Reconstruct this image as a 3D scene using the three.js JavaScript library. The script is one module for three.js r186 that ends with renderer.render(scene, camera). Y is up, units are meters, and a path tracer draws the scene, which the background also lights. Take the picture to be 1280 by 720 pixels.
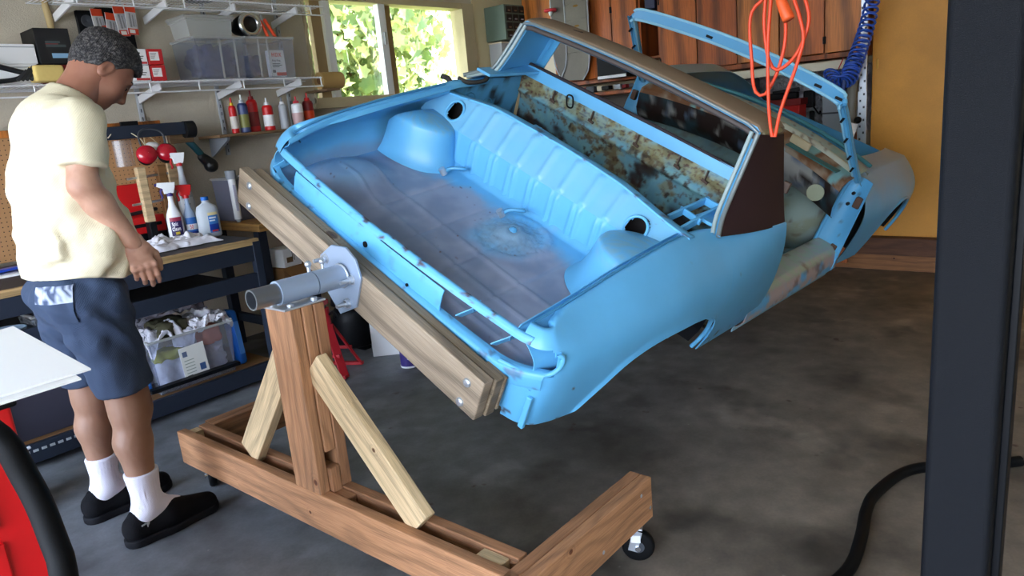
import * as THREE from 'three';
import { mergeGeometries, mergeVertices } from 'three/addons/utils/BufferGeometryUtils.js';
import { RoundedBoxGeometry } from 'three/addons/geometries/RoundedBoxGeometry.js';
import { createNoise3D } from 'simplex-noise';

// ---------------------------------------------------------------- camera, sky, sun, exposure
const scene = new THREE.Scene();
const camera = new THREE.PerspectiveCamera(2 * Math.atan(360 / 900) * 180 / Math.PI, 1280 / 720, 0.05, 200);
const V = (x, y, z) => new THREE.Vector3(x, y, z);
{
  const R = V(0.76578721, -0.09069845, -0.63666611), U = V(-0.0826417, 0.96791723, -0.23729007), F = V(-0.63776194, -0.23432887, -0.73372317);
  camera.position.set(0, 1.4, 0);
  camera.quaternion.setFromRotationMatrix(new THREE.Matrix4().makeBasis(R, U, F.clone().negate()));
}
const SKY = 1.0;
{
  const w = 64, h = 32, d = new Float32Array(w * h * 4);
  for (let j = 0; j < h; j++) for (let i = 0; i < w; i++) {
    const el = (j + 0.5) / h * 2 - 1, t = Math.max(0, el), k = (j * w + i) * 4, m = Math.pow(1 - t, 2.5);
    const c = [0.42 + 0.62 * m, 0.66 + 0.46 * m, 1.12 + 0.12 * m];
    for (let q = 0; q < 3; q++) d[k + q] = c[q] * SKY * (el < 0 ? 0.35 : 1);
    d[k + 3] = 1;
  }
  const t = new THREE.DataTexture(d, w, h, THREE.RGBAFormat, THREE.FloatType);
  t.mapping = THREE.EquirectangularReflectionMapping; t.magFilter = THREE.LinearFilter; t.needsUpdate = true;
  scene.background = t;
}
const sun = new THREE.DirectionalLight(new THREE.Color(1, 0.93, 0.82), 5.5);
sun.position.set(6, 11, -7); sun.target.position.set(0, 0, 0); sun.castShadow = true; sun.name = 'sun';
sun.shadow.camera.left = -14; sun.shadow.camera.right = 14; sun.shadow.camera.top = 14; sun.shadow.camera.bottom = -14; sun.shadow.camera.far = 50;
scene.add(sun, sun.target);
const renderer = new THREE.WebGLRenderer({ antialias: true });
renderer.toneMapping = THREE.LinearToneMapping;
renderer.toneMappingExposure = 11.8;
renderer.shadowMap.enabled = true;

// ---------------------------------------------------------------- helpers
let seed = 7;
const rnd = () => { seed = (seed + 0x6d2b79f5) | 0; let t = Math.imul(seed ^ (seed >>> 15), 1 | seed); t = (t + Math.imul(t ^ (t >>> 7), 61 | t)) ^ t; return ((t ^ (t >>> 14)) >>> 0) / 4294967296; };
const rr = (a, b) => a + (b - a) * rnd();
const N3 = createNoise3D(rnd);
const fbm = (x, y, z, o = 4) => { let s = 0, a = 0.5; for (let i = 0; i < o; i++) { s += a * N3(x, y, z); x = x * 2.03 + 11; y = y * 2.03 + 5; z = z * 2.03 + 3; a *= 0.5; } return s; };
const clamp = (x, a = 0, b = 1) => Math.min(b, Math.max(a, x));
const ss = (a, b, x) => { const t = clamp((x - a) / (b - a)); return t * t * (3 - 2 * t); };
const lerp = (a, b, t) => a + (b - a) * t;
const mix3 = (a, b, t) => [lerp(a[0], b[0], t), lerp(a[1], b[1], t), lerp(a[2], b[2], t)];
const lin = (hex) => new THREE.Color(hex).toArray();
const knots = (K, x) => { // piecewise smooth interpolation of [[x, y], ...] (x ascending)
  if (x <= K[0][0]) return K[0][1];
  for (let i = 1; i < K.length; i++) if (x <= K[i][0]) {
    const [x0, y0] = K[i - 1], [x1, y1] = K[i], h = x1 - x0, t = (x - x0) / h;
    const m0 = i > 1 ? (y1 - K[i - 2][1]) / (x1 - K[i - 2][0]) : (y1 - y0) / h, m1 = i < K.length - 1 ? (K[i + 1][1] - y0) / (K[i + 1][0] - x0) : (y1 - y0) / h;
    const t2 = t * t, t3 = t2 * t;
    return (2 * t3 - 3 * t2 + 1) * y0 + (t3 - 2 * t2 + t) * h * m0 + (-2 * t3 + 3 * t2) * y1 + (t3 - t2) * h * m1;
  }
  return K[K.length - 1][1];
};
const names = {};
function numbered(name) { const n = names[name] = (names[name] ?? -1) + 1; return n ? name + '_' + String(n).padStart(3, '0') : name; }
const sh = (o) => { o.castShadow = true; o.receiveShadow = true; return o; };
// metre-scaled uv by the dominant axis of each face
function boxUV(g, k = 1, off = 0) {
  if (g.index) g = g.toNonIndexed();
  const p = g.attributes.position, n = p.count, uv = new Float32Array(n * 2), a = V(), b = V(), c = V(), f = V();
  for (let i = 0; i < n; i += 3) {
    a.fromBufferAttribute(p, i); b.fromBufferAttribute(p, i + 1); c.fromBufferAttribute(p, i + 2);
    f.copy(b).sub(a).cross(c.clone().sub(a));
    const X = Math.abs(f.x), Y = Math.abs(f.y), Z = Math.abs(f.z);
    [a, b, c].forEach((v, j) => {
      const q = X > Y && X > Z ? [v.z, v.y] : Y > Z ? [v.x, v.z] : [v.x, v.y];
      uv[(i + j) * 2] = q[0] * k + off; uv[(i + j) * 2 + 1] = q[1] * k + off * 0.37;
    });
  }
  g.setAttribute('uv', new THREE.BufferAttribute(uv, 2));
  return g;
}
const strip = (g, keepColor) => { g = g.index ? g.toNonIndexed() : g; for (const k of Object.keys(g.attributes)) if (!['position', 'normal', 'uv'].includes(k) && !(keepColor && k === 'color')) g.deleteAttribute(k); g.clearGroups?.(); return g; };
const merge = (list, keepColor) => mergeGeometries(list.map((g) => strip(g.clone(), keepColor)), false);
const M4 = (p = [0, 0, 0], e = [0, 0, 0], s = [1, 1, 1], order = 'XYZ') => new THREE.Matrix4().compose(V(...p), new THREE.Quaternion().setFromEuler(new THREE.Euler(...e, order)), V(...s));
const at = (g, p, e, s) => g.clone().applyMatrix4(M4(p, e, s));
const box = (w, h, d, r = 0.003, p, e) => { r = Math.min(r, w / 2.01, h / 2.01, d / 2.01); const g = r > 0 ? new RoundedBoxGeometry(w, h, d, 2, r) : new THREE.BoxGeometry(w, h, d); return boxUV(p || e ? at(g, p, e) : g); };
const cyl = (r0, r1, h, p, e, n = 24, open = false) => { const g = boxUV(new THREE.CylinderGeometry(r0, r1, h, n, 1, open)); return p || e ? at(g, p, e) : g; };
const sph = (r, p, s, n = 20) => at(boxUV(new THREE.SphereGeometry(r, n, Math.ceil(n * 0.7))), p ?? [0, 0, 0], [0, 0, 0], s ?? [1, 1, 1]);
const lathe = (pts, p, e, n = 28) => { const g = boxUV(new THREE.LatheGeometry(pts.map((q) => new THREE.Vector2(q[0], q[1])), n)); return p || e ? at(g, p, e) : g; };
const curve = (pts, closed = false, ten = 0.5) => new THREE.CatmullRomCurve3(pts.map((q) => V(...q)), closed, 'catmullrom', ten);
const tube = (pts, r, n = 40, m = 8, closed = false) => {
  const g = new THREE.TubeGeometry(pts.getPoint ? pts : curve(pts, closed), n, r, m, closed);
  return boxUV(g);
};
const rod = (a, b, r, m = 10) => { const A = V(...a), B = V(...b), d = B.clone().sub(A), g = new THREE.CylinderGeometry(r, r, d.length(), m); g.applyQuaternion(new THREE.Quaternion().setFromUnitVectors(V(0, 1, 0), d.clone().normalize())); g.translate(...A.add(B).multiplyScalar(0.5).toArray()); return boxUV(g); };
// a board from a to b: h across "up", d the other way; its grain (u) runs along
function bar(a, b, h, d, up = [0, 1, 0], r = 0.004) {
  const A = V(...a), B = V(...b), x = B.clone().sub(A), len = x.length(); x.normalize();
  const z = x.clone().cross(V(...up)).normalize(), y = z.clone().cross(x);
  const g = boxUV(new RoundedBoxGeometry(len, h, d, 2, Math.min(r, h / 2.1, d / 2.1)), 1, rr(0, 9));
  return g.applyMatrix4(new THREE.Matrix4().makeBasis(x, y, z).setPosition(A.add(B).multiplyScalar(0.5)));
}
// a sheet of real thickness t over a grid of points f(u, v); skip(u, v) leaves a cell open; col(p) gives linear vertex colours
function sheet(nu, nv, f, o = {}) {
  const t = o.t ?? 0.004, P = [], N = [], up = (i, j) => P[i * (nv + 1) + j];
  for (let i = 0; i <= nu; i++) for (let j = 0; j <= nv; j++) P.push(V(...f(i / nu, j / nv)));
  for (let i = 0; i <= nu; i++) for (let j = 0; j <= nv; j++) {
    const a = up(Math.min(i + 1, nu), j).clone().sub(up(Math.max(i - 1, 0), j)), b = up(i, Math.min(j + 1, nv)).clone().sub(up(i, Math.max(j - 1, 0)));
    N.push(a.cross(b).normalize());
  }
  const pos = [], nor = [], col = [], cell = (i, j) => i >= 0 && j >= 0 && i < nu && j < nv && !(o.skip && o.skip((i + 0.5) / nu, (j + 0.5) / nv, up(i, j)));
  const colour = o.col ? P.map((p) => o.col(p)) : null;
  const put = (k, back, n) => { const p = P[k], m = N[k], s = back ? -t : 0; pos.push(p.x + m.x * s, p.y + m.y * s, p.z + m.z * s); const q = n ?? m, w = back && !n ? -1 : 1; nor.push(q.x * w, q.y * w, q.z * w); if (colour) { const c = back && o.backCol ? o.backCol(P[k]) : colour[k]; col.push(...c); } };
  const I = (i, j) => i * (nv + 1) + j;
  for (let i = 0; i < nu; i++) for (let j = 0; j < nv; j++) if (cell(i, j)) {
    const a = I(i, j), b = I(i + 1, j), c = I(i + 1, j + 1), d = I(i, j + 1);
    for (const k of [a, b, c, a, c, d]) put(k, false);
    if (t) {
      for (const k of [a, c, b, a, d, c]) put(k, true);
      const rim = (p, q) => { const e = P[q].clone().sub(P[p]).cross(N[p]).normalize(); for (const [k, bk] of [[p, 0], [q, 1], [q, 0], [p, 0], [p, 1], [q, 1]]) put(k, !!bk, e); };
      if (!cell(i, j - 1)) rim(a, b); if (!cell(i + 1, j)) rim(b, c); if (!cell(i, j + 1)) rim(c, d); if (!cell(i - 1, j)) rim(d, a);
    }
  }
  const g = new THREE.BufferGeometry();
  g.setAttribute('position', new THREE.Float32BufferAttribute(pos, 3));
  g.setAttribute('normal', new THREE.Float32BufferAttribute(nor, 3));
  if (colour) g.setAttribute('color', new THREE.Float32BufferAttribute(col, 3));
  return boxUV(g, o.uv ?? 1);
}
// surface of a distance field (surface nets)
function nets(lo, hi, cell, f) {
  const n = [0, 1, 2].map((k) => Math.ceil((hi[k] - lo[k]) / cell) + 1), [nx, ny, nz] = n, F = new Float32Array(nx * ny * nz), id = new Int32Array(nx * ny * nz).fill(-1);
  const I = (i, j, k) => (k * ny + j) * nx + i, pos = [], idx = [];
  for (let k = 0; k < nz; k++) for (let j = 0; j < ny; j++) for (let i = 0; i < nx; i++) F[I(i, j, k)] = f(lo[0] + i * cell, lo[1] + j * cell, lo[2] + k * cell);
  const E = [[0, 1], [2, 3], [4, 5], [6, 7], [0, 2], [1, 3], [4, 6], [5, 7], [0, 4], [1, 5], [2, 6], [3, 7]];
  for (let k = 0; k < nz - 1; k++) for (let j = 0; j < ny - 1; j++) for (let i = 0; i < nx - 1; i++) {
    const v = []; let inside = 0;
    for (let c = 0; c < 8; c++) { const x = F[I(i + (c & 1), j + ((c >> 1) & 1), k + (c >> 2))]; v.push(x); if (x < 0) inside++; }
    if (!inside || inside === 8) continue;
    let x = 0, y = 0, z = 0, m = 0;
    for (const [a, b] of E) if ((v[a] < 0) !== (v[b] < 0)) { const t = v[a] / (v[a] - v[b]); x += lerp(a & 1, b & 1, t); y += lerp((a >> 1) & 1, (b >> 1) & 1, t); z += lerp(a >> 2, b >> 2, t); m++; }
    id[I(i, j, k)] = pos.length / 3;
    pos.push(lo[0] + (i + x / m) * cell, lo[1] + (j + y / m) * cell, lo[2] + (k + z / m) * cell);
  }
  const quad = (a, b, c, d, flip) => { if (a < 0 || b < 0 || c < 0 || d < 0) return; flip ? idx.push(a, c, b, a, d, c) : idx.push(a, b, c, a, c, d); };
  for (let k = 1; k < nz - 1; k++) for (let j = 1; j < ny - 1; j++) for (let i = 1; i < nx - 1; i++) {
    const s = F[I(i, j, k)] < 0;
    if (s !== F[I(i + 1, j, k)] < 0) quad(id[I(i, j - 1, k - 1)], id[I(i, j, k - 1)], id[I(i, j, k)], id[I(i, j - 1, k)], !s);
    if (s !== F[I(i, j + 1, k)] < 0) quad(id[I(i - 1, j, k - 1)], id[I(i - 1, j, k)], id[I(i, j, k)], id[I(i, j, k - 1)], !s);
    if (s !== F[I(i, j, k + 1)] < 0) quad(id[I(i - 1, j - 1, k)], id[I(i, j - 1, k)], id[I(i, j, k)], id[I(i - 1, j, k)], !s);
  }
  const g = new THREE.BufferGeometry();
  g.setAttribute('position', new THREE.Float32BufferAttribute(pos, 3)); g.setIndex(idx); g.computeVertexNormals();
  return g;
}
const withUV = (g, k = 1) => { const n = g.attributes.normal; const h = boxUV(g, k); return h; };
function paintGeo(g, f) { const p = g.attributes.position, c = new Float32Array(p.count * 3), v = V(); for (let i = 0; i < p.count; i++) { v.fromBufferAttribute(p, i); c.set(f(v), i * 3); } g.setAttribute('color', new THREE.BufferAttribute(c, 3)); return g; }
const cone2 = (p, a, b, ra, rb) => { // tapered capsule
  const bx = b[0] - a[0], by = b[1] - a[1], bz = b[2] - a[2], px = p[0] - a[0], py = p[1] - a[1], pz = p[2] - a[2];
  const t = clamp((px * bx + py * by + pz * bz) / (bx * bx + by * by + bz * bz));
  return Math.hypot(px - bx * t, py - by * t, pz - bz * t) - lerp(ra, rb, t);
};
const smin = (a, b, k) => { const h = Math.max(k - Math.abs(a - b), 0) / k; return Math.min(a, b) - h * h * k * 0.25; };
const smax = (a, b, k) => -smin(-a, -b, k);

// things, parts, setting
function thing(name, label, category, p = [0, 0, 0], turn = 0, group) {
  const o = new THREE.Group(); o.name = numbered(name); o.position.set(...p); o.rotation.y = turn; o.userData = { label, category };
  if (group) o.userData.group = group;
  scene.add(o); return o;
}
function part(parent, name, geos, mat, label) {
  const m = sh(new THREE.Mesh(Array.isArray(geos) ? (geos.length > 1 ? merge(geos, mat.vertexColors) : geos[0]) : geos, mat));
  m.name = name; if (label) m.userData.label = label; parent.add(m); return m;
}
function parts(parent, name, geos, mat, label) { return geos.map((g) => part(parent, name, [g], mat, label)); }
function solo(name, geos, mat, label, category, group) { const m = part(scene, numbered(name), geos, mat); m.userData = { label, category }; if (group) m.userData.group = group; return m; }
function struct(name, geos, mat, parent = scene) { const m = part(parent, name, geos, mat); if (parent === scene) m.userData.kind = 'structure'; return m; }
function copy(src, p, turn, label, group) { const c = src.clone(); c.name = numbered(src.name.replace(/_\d+$/, '')); c.userData = { ...src.userData }; if (label) c.userData.label = label; if (group) c.userData.group = group; c.position.set(...p); if (turn !== undefined) c.rotation.y = turn; scene.add(c); return c; }

// ---------------------------------------------------------------- textures and materials
function tex(w, h, f, o = {}) {
  const d = new Uint8Array(w * h * 4);
  for (let j = 0; j < h; j++) for (let i = 0; i < w; i++) { const c = f(i / w, j / h, i, j), k = (j * w + i) * 4; for (let q = 0; q < 3; q++) d[k + q] = clamp(typeof c === 'number' ? c : c[q]) * 255; d[k + 3] = 255; }
  const t = new THREE.DataTexture(d, w, h); t.wrapS = t.wrapT = THREE.RepeatWrapping; t.magFilter = THREE.LinearFilter; t.minFilter = THREE.LinearMipmapLinearFilter; t.generateMipmaps = true; t.needsUpdate = true;
  if (!o.data) t.colorSpace = THREE.SRGBColorSpace;
  if (o.rep) t.repeat.set(...o.rep);
  return t;
}
// tileable value noise on the unit square, s cells a side
const hash2 = (i, j, z) => { let h = Math.imul(i, 374761393) ^ Math.imul(j, 668265263) ^ Math.imul(z + 1, 1274126177); h = Math.imul(h ^ (h >>> 13), 1274126177); return ((h ^ (h >>> 16)) >>> 0) / 2147483648 - 1; };
const tn = (u, v, s, o = 4, z = 0) => {
  let r = 0, a = 0.6;
  for (let k = 0; k < o; k++, s *= 2, a *= 0.5) {
    const x = u * s, y = v * s, i = Math.floor(x), j = Math.floor(y), f = x - i, g = y - j, p = f * f * (3 - 2 * f), q = g * g * (3 - 2 * g), w = (m) => ((m % s) + s) % s;
    r += a * lerp(lerp(hash2(w(i), w(j), z + k), hash2(w(i + 1), w(j), z + k), p), lerp(hash2(w(i), w(j + 1), z + k), hash2(w(i + 1), w(j + 1), z + k), p), q);
  }
  return r;
};
function canvas(w, h, draw, o = {}) {
  const c = document.createElement('canvas'); c.width = w; c.height = h; const x = c.getContext('2d'); draw(x, w, h);
  const t = new THREE.CanvasTexture(c); t.colorSpace = THREE.SRGBColorSpace; t.magFilter = THREE.LinearFilter; return t;
}
const std = (color, rough = 0.6, o = {}) => new THREE.MeshStandardMaterial({ color, roughness: rough, side: THREE.DoubleSide, ...o });
const phys = (color, rough, o = {}) => new THREE.MeshPhysicalMaterial({ color, roughness: rough, side: THREE.DoubleSide, ...o });
// wood: grain along u
const woodTex = (w, h, ring, dark, knot) => tex(w, h, (u, v) => {
  const wv = tn(u, v, 2, 3, 1) * 0.45, g = Math.sin((v * ring + wv * ring * 0.6) * 2 * Math.PI) * 0.5 + 0.5, fine = tn(u, v, 3, 2, 9) * 0.15 + N3(u * 14, v * 260, 3) * 0.09 + N3(u * 5, v * 90, 7) * 0.1;
  let x = 1 - dark * Math.pow(g, 2.2) + fine * 0.8 - 0.06;
  let k = 0; if (knot) for (const [ku, kv, kr] of knot) { const d = Math.hypot((u - ku) * 2.2, v - kv); k = Math.max(k, 1 - ss(kr * 0.5, kr, d)); x -= 0.1 * Math.exp(-d * d / (kr * kr * 6)) * (Math.sin(d * 220) * 0.5 + 0.5); }
  return [x - k * 0.35, x * 0.985 - k * 0.45, x * 0.96 - k * 0.5];
});
const T_fir = woodTex(1024, 512, 9, 0.13, [[0.2, 0.3, 0.022], [0.63, 0.71, 0.028], [0.86, 0.2, 0.018], [0.42, 0.86, 0.016]]); T_fir.repeat.set(0.9, 2.2);
const T_oak = woodTex(1024, 512, 7, 0.3); T_oak.repeat.set(0.5, 0.75);
const T_oakV = T_oak.clone(); T_oakV.rotation = Math.PI / 2; T_oakV.needsUpdate = true;
const T_grey = woodTex(512, 512, 5, 0.17, [[0.84, 0.5, 0.05]]); T_grey.repeat.set(0.7, 2.4);
const T_noise = tex(512, 512, (u, v) => 0.92 + 0.09 * tn(u, v, 6, 5) + 0.04 * (rnd() - 0.5)); T_noise.repeat.set(0.6, 0.6);
const T_grain = tex(256, 256, (u, v) => 0.5 + 0.5 * tn(u, v, 60, 3, 4) + 0.25 * (rnd() - 0.5), { data: true, rep: [6, 6] });
const T_fine = tex(256, 256, () => rnd(), { data: true, rep: [16, 16] });
const T_weave = tex(128, 128, (u, v, i, j) => 0.45 + 0.3 * ((i >> 1) + (j >> 1)) % 2 * 0.5 + 0.25 * rnd(), { data: true, rep: [14, 14] });
const T_fold = tex(256, 256, (u, v) => 0.5 + 0.6 * tn(u, v, 7, 4, 2), { data: true, rep: [2.4, 2.4] });
const T_peg = tex(64, 64, (u, v) => { const d = Math.hypot(u - 0.5, v - 0.5); return d < 0.12 ? 0.12 : 0.95 + 0.05 * rnd(); }); T_peg.repeat.set(1 / 0.0254, 1 / 0.0254);
const T_foil = tex(256, 256, (u, v) => 0.5 + 0.7 * tn(u * 1, v, 26, 3, 8) + 0.2 * N3(u * 60, v * 9, 2), { data: true, rep: [2.5, 2.5] });
const wood = (c, t, rough = 0.72) => std(c, rough, { map: t, bumpMap: t, bumpScale: 0.0015 });
const MAT = {
  fir: wood(0xb98862, T_fir), fir2: wood(0xa97a57, T_fir), pale: wood(0xd9c098, T_fir), plyEdge: wood(0xd2b27e, T_grey), treated: wood(0xa89884, T_grey), treated2: wood(0x8c7d68, T_grey), oldWood: wood(0x8a6f52, T_fir),
  oak: wood(0xc46a28, T_oakV, 0.45), oak2: wood(0xb45c22, T_oakV, 0.45), oak3: wood(0xd07f38, T_oakV, 0.45), oakFrame: wood(0xa5561f, T_oakV, 0.5),
  yellow: std(0xdf9c36, 0.55, { map: T_noise }), plinth: wood(0x5d3a26, T_fir, 0.7), plinth2: wood(0x8a5d38, T_fir, 0.7),
  wall: std(0xd6cdb9, 0.9, { map: T_noise, bumpMap: T_grain, bumpScale: 0.002 }), wall2: std(0xd6c7a2, 0.85, { map: T_noise }), ceiling: std(0xcfc8b8, 0.9),
  cream: std(0xe6dcc0, 0.6), white: std(0xeceff2, 0.5), whiteRod: std(0xe2e4e6, 0.4), paper: std(0xfdfdfb, 0.85), blackM: phys(0x0c0e12, 0.5, { specularIntensity: 0.4 }), blackP: std(0x14161a, 0.38), rubber: phys(0x08090b, 0.6, { specularIntensity: 0.3 }),
  grey: std(0x8d949c, 0.5), greyDark: std(0x3a3f47, 0.55), greyL: std(0xb2b8be, 0.45), frameBlue: phys(0x28303e, 0.55, { specularIntensity: 0.5, bumpMap: T_grain, bumpScale: 0.0004 }),
  steel: std(0xc3c9d2, 0.28, { metalness: 0.9 }), zinc: std(0xc9d0d8, 0.35, { metalness: 0.75 }), steelPaint: std(0x9fb0c6, 0.42, { metalness: 0.35 }), pipe: std(0x8e949c, 0.3, { metalness: 0.85 }), chrome: std(0xe8ebee, 0.1, { metalness: 1 }), aluTrim: std(0xa9b2b4, 0.32, { metalness: 0.8 }),
  red: std(0xc8191c, 0.4), redDark: std(0x7e1416, 0.5), redCab: std(0xd2131a, 0.35), redStand: std(0xb01a26, 0.5), orange: std(0xe5491b, 0.5), cordOrange: std(0xe8481f, 0.45), blueHose: phys(0x2c5cc8, 0.35, { clearcoat: 0.5 }), bluePlastic: std(0x1769c4, 0.5), teal: std(0x0f4a56, 0.45), purple: std(0x3b2f78, 0.5),
  clear: phys(0xf2f5fa, 0.12, { transmission: 0.93, thickness: 0, ior: 1.4 }), frosted: phys(0xf0f2f0, 0.4, { transmission: 0.75, thickness: 0, ior: 1.4 }), glass: phys(0xffffff, 0.02, { transmission: 1, thickness: 0, ior: 1.45 }), milk: phys(0xdce6ee, 0.45, { transmission: 0.35, thickness: 0 }),
  peg: std(0xb98a5c, 0.8, { map: T_peg }), foil: std(0xc9ccd2, 0.28, { metalness: 0.9, bumpMap: T_foil, bumpScale: 0.02 }), foam: std(0xd9bf72, 0.9), tape: std(0xb5935a, 0.7), card: std(0x8a6238, 0.85, { map: T_noise }),
  powder: phys(0x0e1116, 0.42, { specularIntensity: 0.3, bumpMap: T_fine, bumpScale: 0.0006 }), cloth: std(0xd9dae6, 0.95, { bumpMap: T_fold, bumpScale: 0.01 }), clothGrey: std(0x9a9aa8, 0.95, { bumpMap: T_fold, bumpScale: 0.01 }), clothOlive: std(0x4c4a35, 0.95), canvas: std(0x8e8a80, 0.9, { map: T_noise }),
};
function labelMat(w, h, draw, rough = 0.6) { return std(0xffffff, rough, { map: canvas(w, h, draw) }); }
// a flat print on a slightly raised card: faces +z, width w, height h
const cardGeo = (w, h) => { const g = new THREE.PlaneGeometry(w, h); return g; };
// ---------------------------------------------------------------- the setting
const XW = -4.8, ZB = -6.1, XR = 2.6, ZF = 2.2, HC = 2.62;
{
  // concrete floor, one texture over the whole slab: no repeats
  const S = 1500, X0 = -5.0, W = 8.7, Z0 = -6.3;
  const fl = tex(S, S, (u, v) => {
    const x = X0 + u * W, z = Z0 + v * W;
    let b = 0.42 + 0.05 * ss(-1.8, -3.2, x) + 0.08 * fbm(x * 1.1, z * 1.1, 1, 5) + 0.07 * fbm(x * 6, z * 6, 4, 4) + 0.035 * (rnd() - 0.5);  // base raised toward the left, painting in the brighter light there
    const stain = ss(0.0, 0.6, fbm(x * 0.9 + 7, z * 0.9, 12, 5)), oil = ss(0.15, 0.65, fbm(x * 2.1, z * 2.1, 30, 4)), pale = ss(0.3, 0.6, fbm(x * 1.4, z * 1.4, 50, 4)), rust = ss(0.5, 0.6, fbm(x * 7, z * 7, 70, 3)) * ss(0.0, 0.3, fbm(x, z, 80, 2));
    const warmBounce = ss(-2.4, -0.6, x) * 1.0 + ss(-3.6, -5.6, z) * 0.5;  // yellow reflected onto the slab, painted in toward right and rear
    b = b * (1 - 0.22 * stain - 0.22 * oil) + pale * 0.1;
    let c = [b * (0.96 + 0.16 * warmBounce), b * (1.0 + 0.02 * warmBounce), b * (1.05 - 0.15 * warmBounce)];
    c = mix3(c, [0.27, 0.19, 0.17], rust * 0.8);
    const fl2 = ss(0.66, 0.7, fbm(x * 26, z * 26, 90, 2));
    return mix3(c, [0.75, 0.73, 0.7], fl2 * 0.5);
  });
  const g = new THREE.BoxGeometry(XR - XW + 0.3, 0.12, ZF - ZB + 0.3); g.translate((XR + XW) / 2, -0.06, (ZF + ZB) / 2);
  const p = g.attributes.position, uv = g.attributes.uv;
  for (let i = 0; i < p.count; i++) uv.setXY(i, (p.getX(i) - X0) / W, (p.getZ(i) - Z0) / W);
  const m = std(0xffffff, 0.62, { map: fl, bumpMap: T_grain, bumpScale: 0.0006 });
  struct('floor', [g], m);
}
const blk = (x0, x1, y0, y1, z0, z1) => boxUV(new THREE.BoxGeometry(x1 - x0, y1 - y0, z1 - z0).translate((x0 + x1) / 2, (y0 + y1) / 2, (z0 + z1) / 2));
const WZ0 = -5.3, WZ1 = -3.43, WY0 = 1.6, WY1 = 2.42; // the window opening
struct('wall_left', [blk(XW - 0.14, XW, 0, HC, WZ1, ZF), blk(XW - 0.14, XW, 0, HC, ZB - 0.14, WZ0), blk(XW - 0.14, XW, 0, WY0, WZ0, WZ1), blk(XW - 0.14, XW, WY1, HC, WZ0, WZ1)], MAT.wall);
part(scene.children[scene.children.length - 1], 'lit_wall_layer', [blk(XW, XW + 0.012, 0, HC, ZB, WZ0 - 0.02)], std(0xe6d6ab, 0.85));  // thin layer in brighter cream, painting in the light on this strip
struct('wall_back', [blk(XW - 0.14, XR + 0.14, 0, HC, ZB - 0.14, ZB)], MAT.wall2);
struct('wall_right', [blk(XR, XR + 0.14, 0, HC, ZB, ZF)], MAT.wall2);
struct('wall_front', [blk(XW - 0.14, -4.35, 0, HC, ZF, ZF + 0.14), blk(2.2, XR + 0.14, 0, HC, ZF, ZF + 0.14), blk(-4.35, 2.2, 2.42, HC, ZF, ZF + 0.14)], MAT.wall2);
struct('ceiling', [blk(XW - 0.9, XR + 0.9, HC, HC + 0.16, ZB - 0.9, ZF + 0.5)], MAT.ceiling);
{
  // sliding window: painted frame, two stiles, three panes
  const f = struct('window_1', [blk(XW - 0.12, XW + 0.03, WY0, WY0 + 0.05, WZ0, WZ1), blk(XW - 0.12, XW + 0.03, WY1 - 0.05, WY1, WZ0, WZ1), blk(XW - 0.12, XW + 0.02, WY0, WY1, WZ1 - 0.02, WZ1), blk(XW - 0.12, XW + 0.035, WY0, WY1, WZ0, WZ0 + 0.15)], MAT.wall2);
  part(f, 'window_stile', [blk(XW - 0.08, XW - 0.03, WY0 + 0.05, WY1 - 0.05, -3.62, -3.53)], std(0xa08862, 0.7));
  part(f, 'window_stile', [blk(XW - 0.05, XW + 0.0, WY0 + 0.05, WY1 - 0.05, -3.69, -3.63)], MAT.white);
  part(f, 'window_stile', [blk(XW - 0.05, XW + 0.01, WY0 + 0.05, WY1 - 0.05, -4.24, -4.17)], MAT.white);
  part(f, 'window_stile', [blk(XW - 0.09, XW - 0.03, WY0 + 0.05, WY1 - 0.05, -4.33, -4.245)], std(0x9c8158, 0.7));
  part(f, 'latch', [box(0.02, 0.1, 0.02, 0.004, [XW + 0.02, 2.1, -4.2])], MAT.greyL);
  for (const [a, b] of [[-3.53, -3.45], [-4.17, -3.69], [-5.15, -4.33]]) part(f, 'window_pane', [blk(XW - 0.072, XW - 0.068, WY0 + 0.05, WY1 - 0.05, a, b)], MAT.glass);
  part(f, 'window_sill', [blk(XW - 0.05, XW + 0.08, WY0 - 0.03, WY0 + 0.01, WZ0 - 0.05, WZ1 + 0.05)], MAT.wall2);
}
// corner trim and the platform along the back wall
struct('trim_1', [blk(-4.74, -4.7, 1.5, HC, ZB + 0.0, ZB + 0.05)], std(0xb9a77e, 0.7));
{
  const p = struct('trim_2', [blk(-1.9, 1.2, 0.0, 0.118, ZB, -5.83)], MAT.plinth2);
  part(p, 'plank', [box(3.1, 0.13, 0.3, 0.004, [-0.35, 0.185, -5.95])], MAT.plinth);
}
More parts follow.
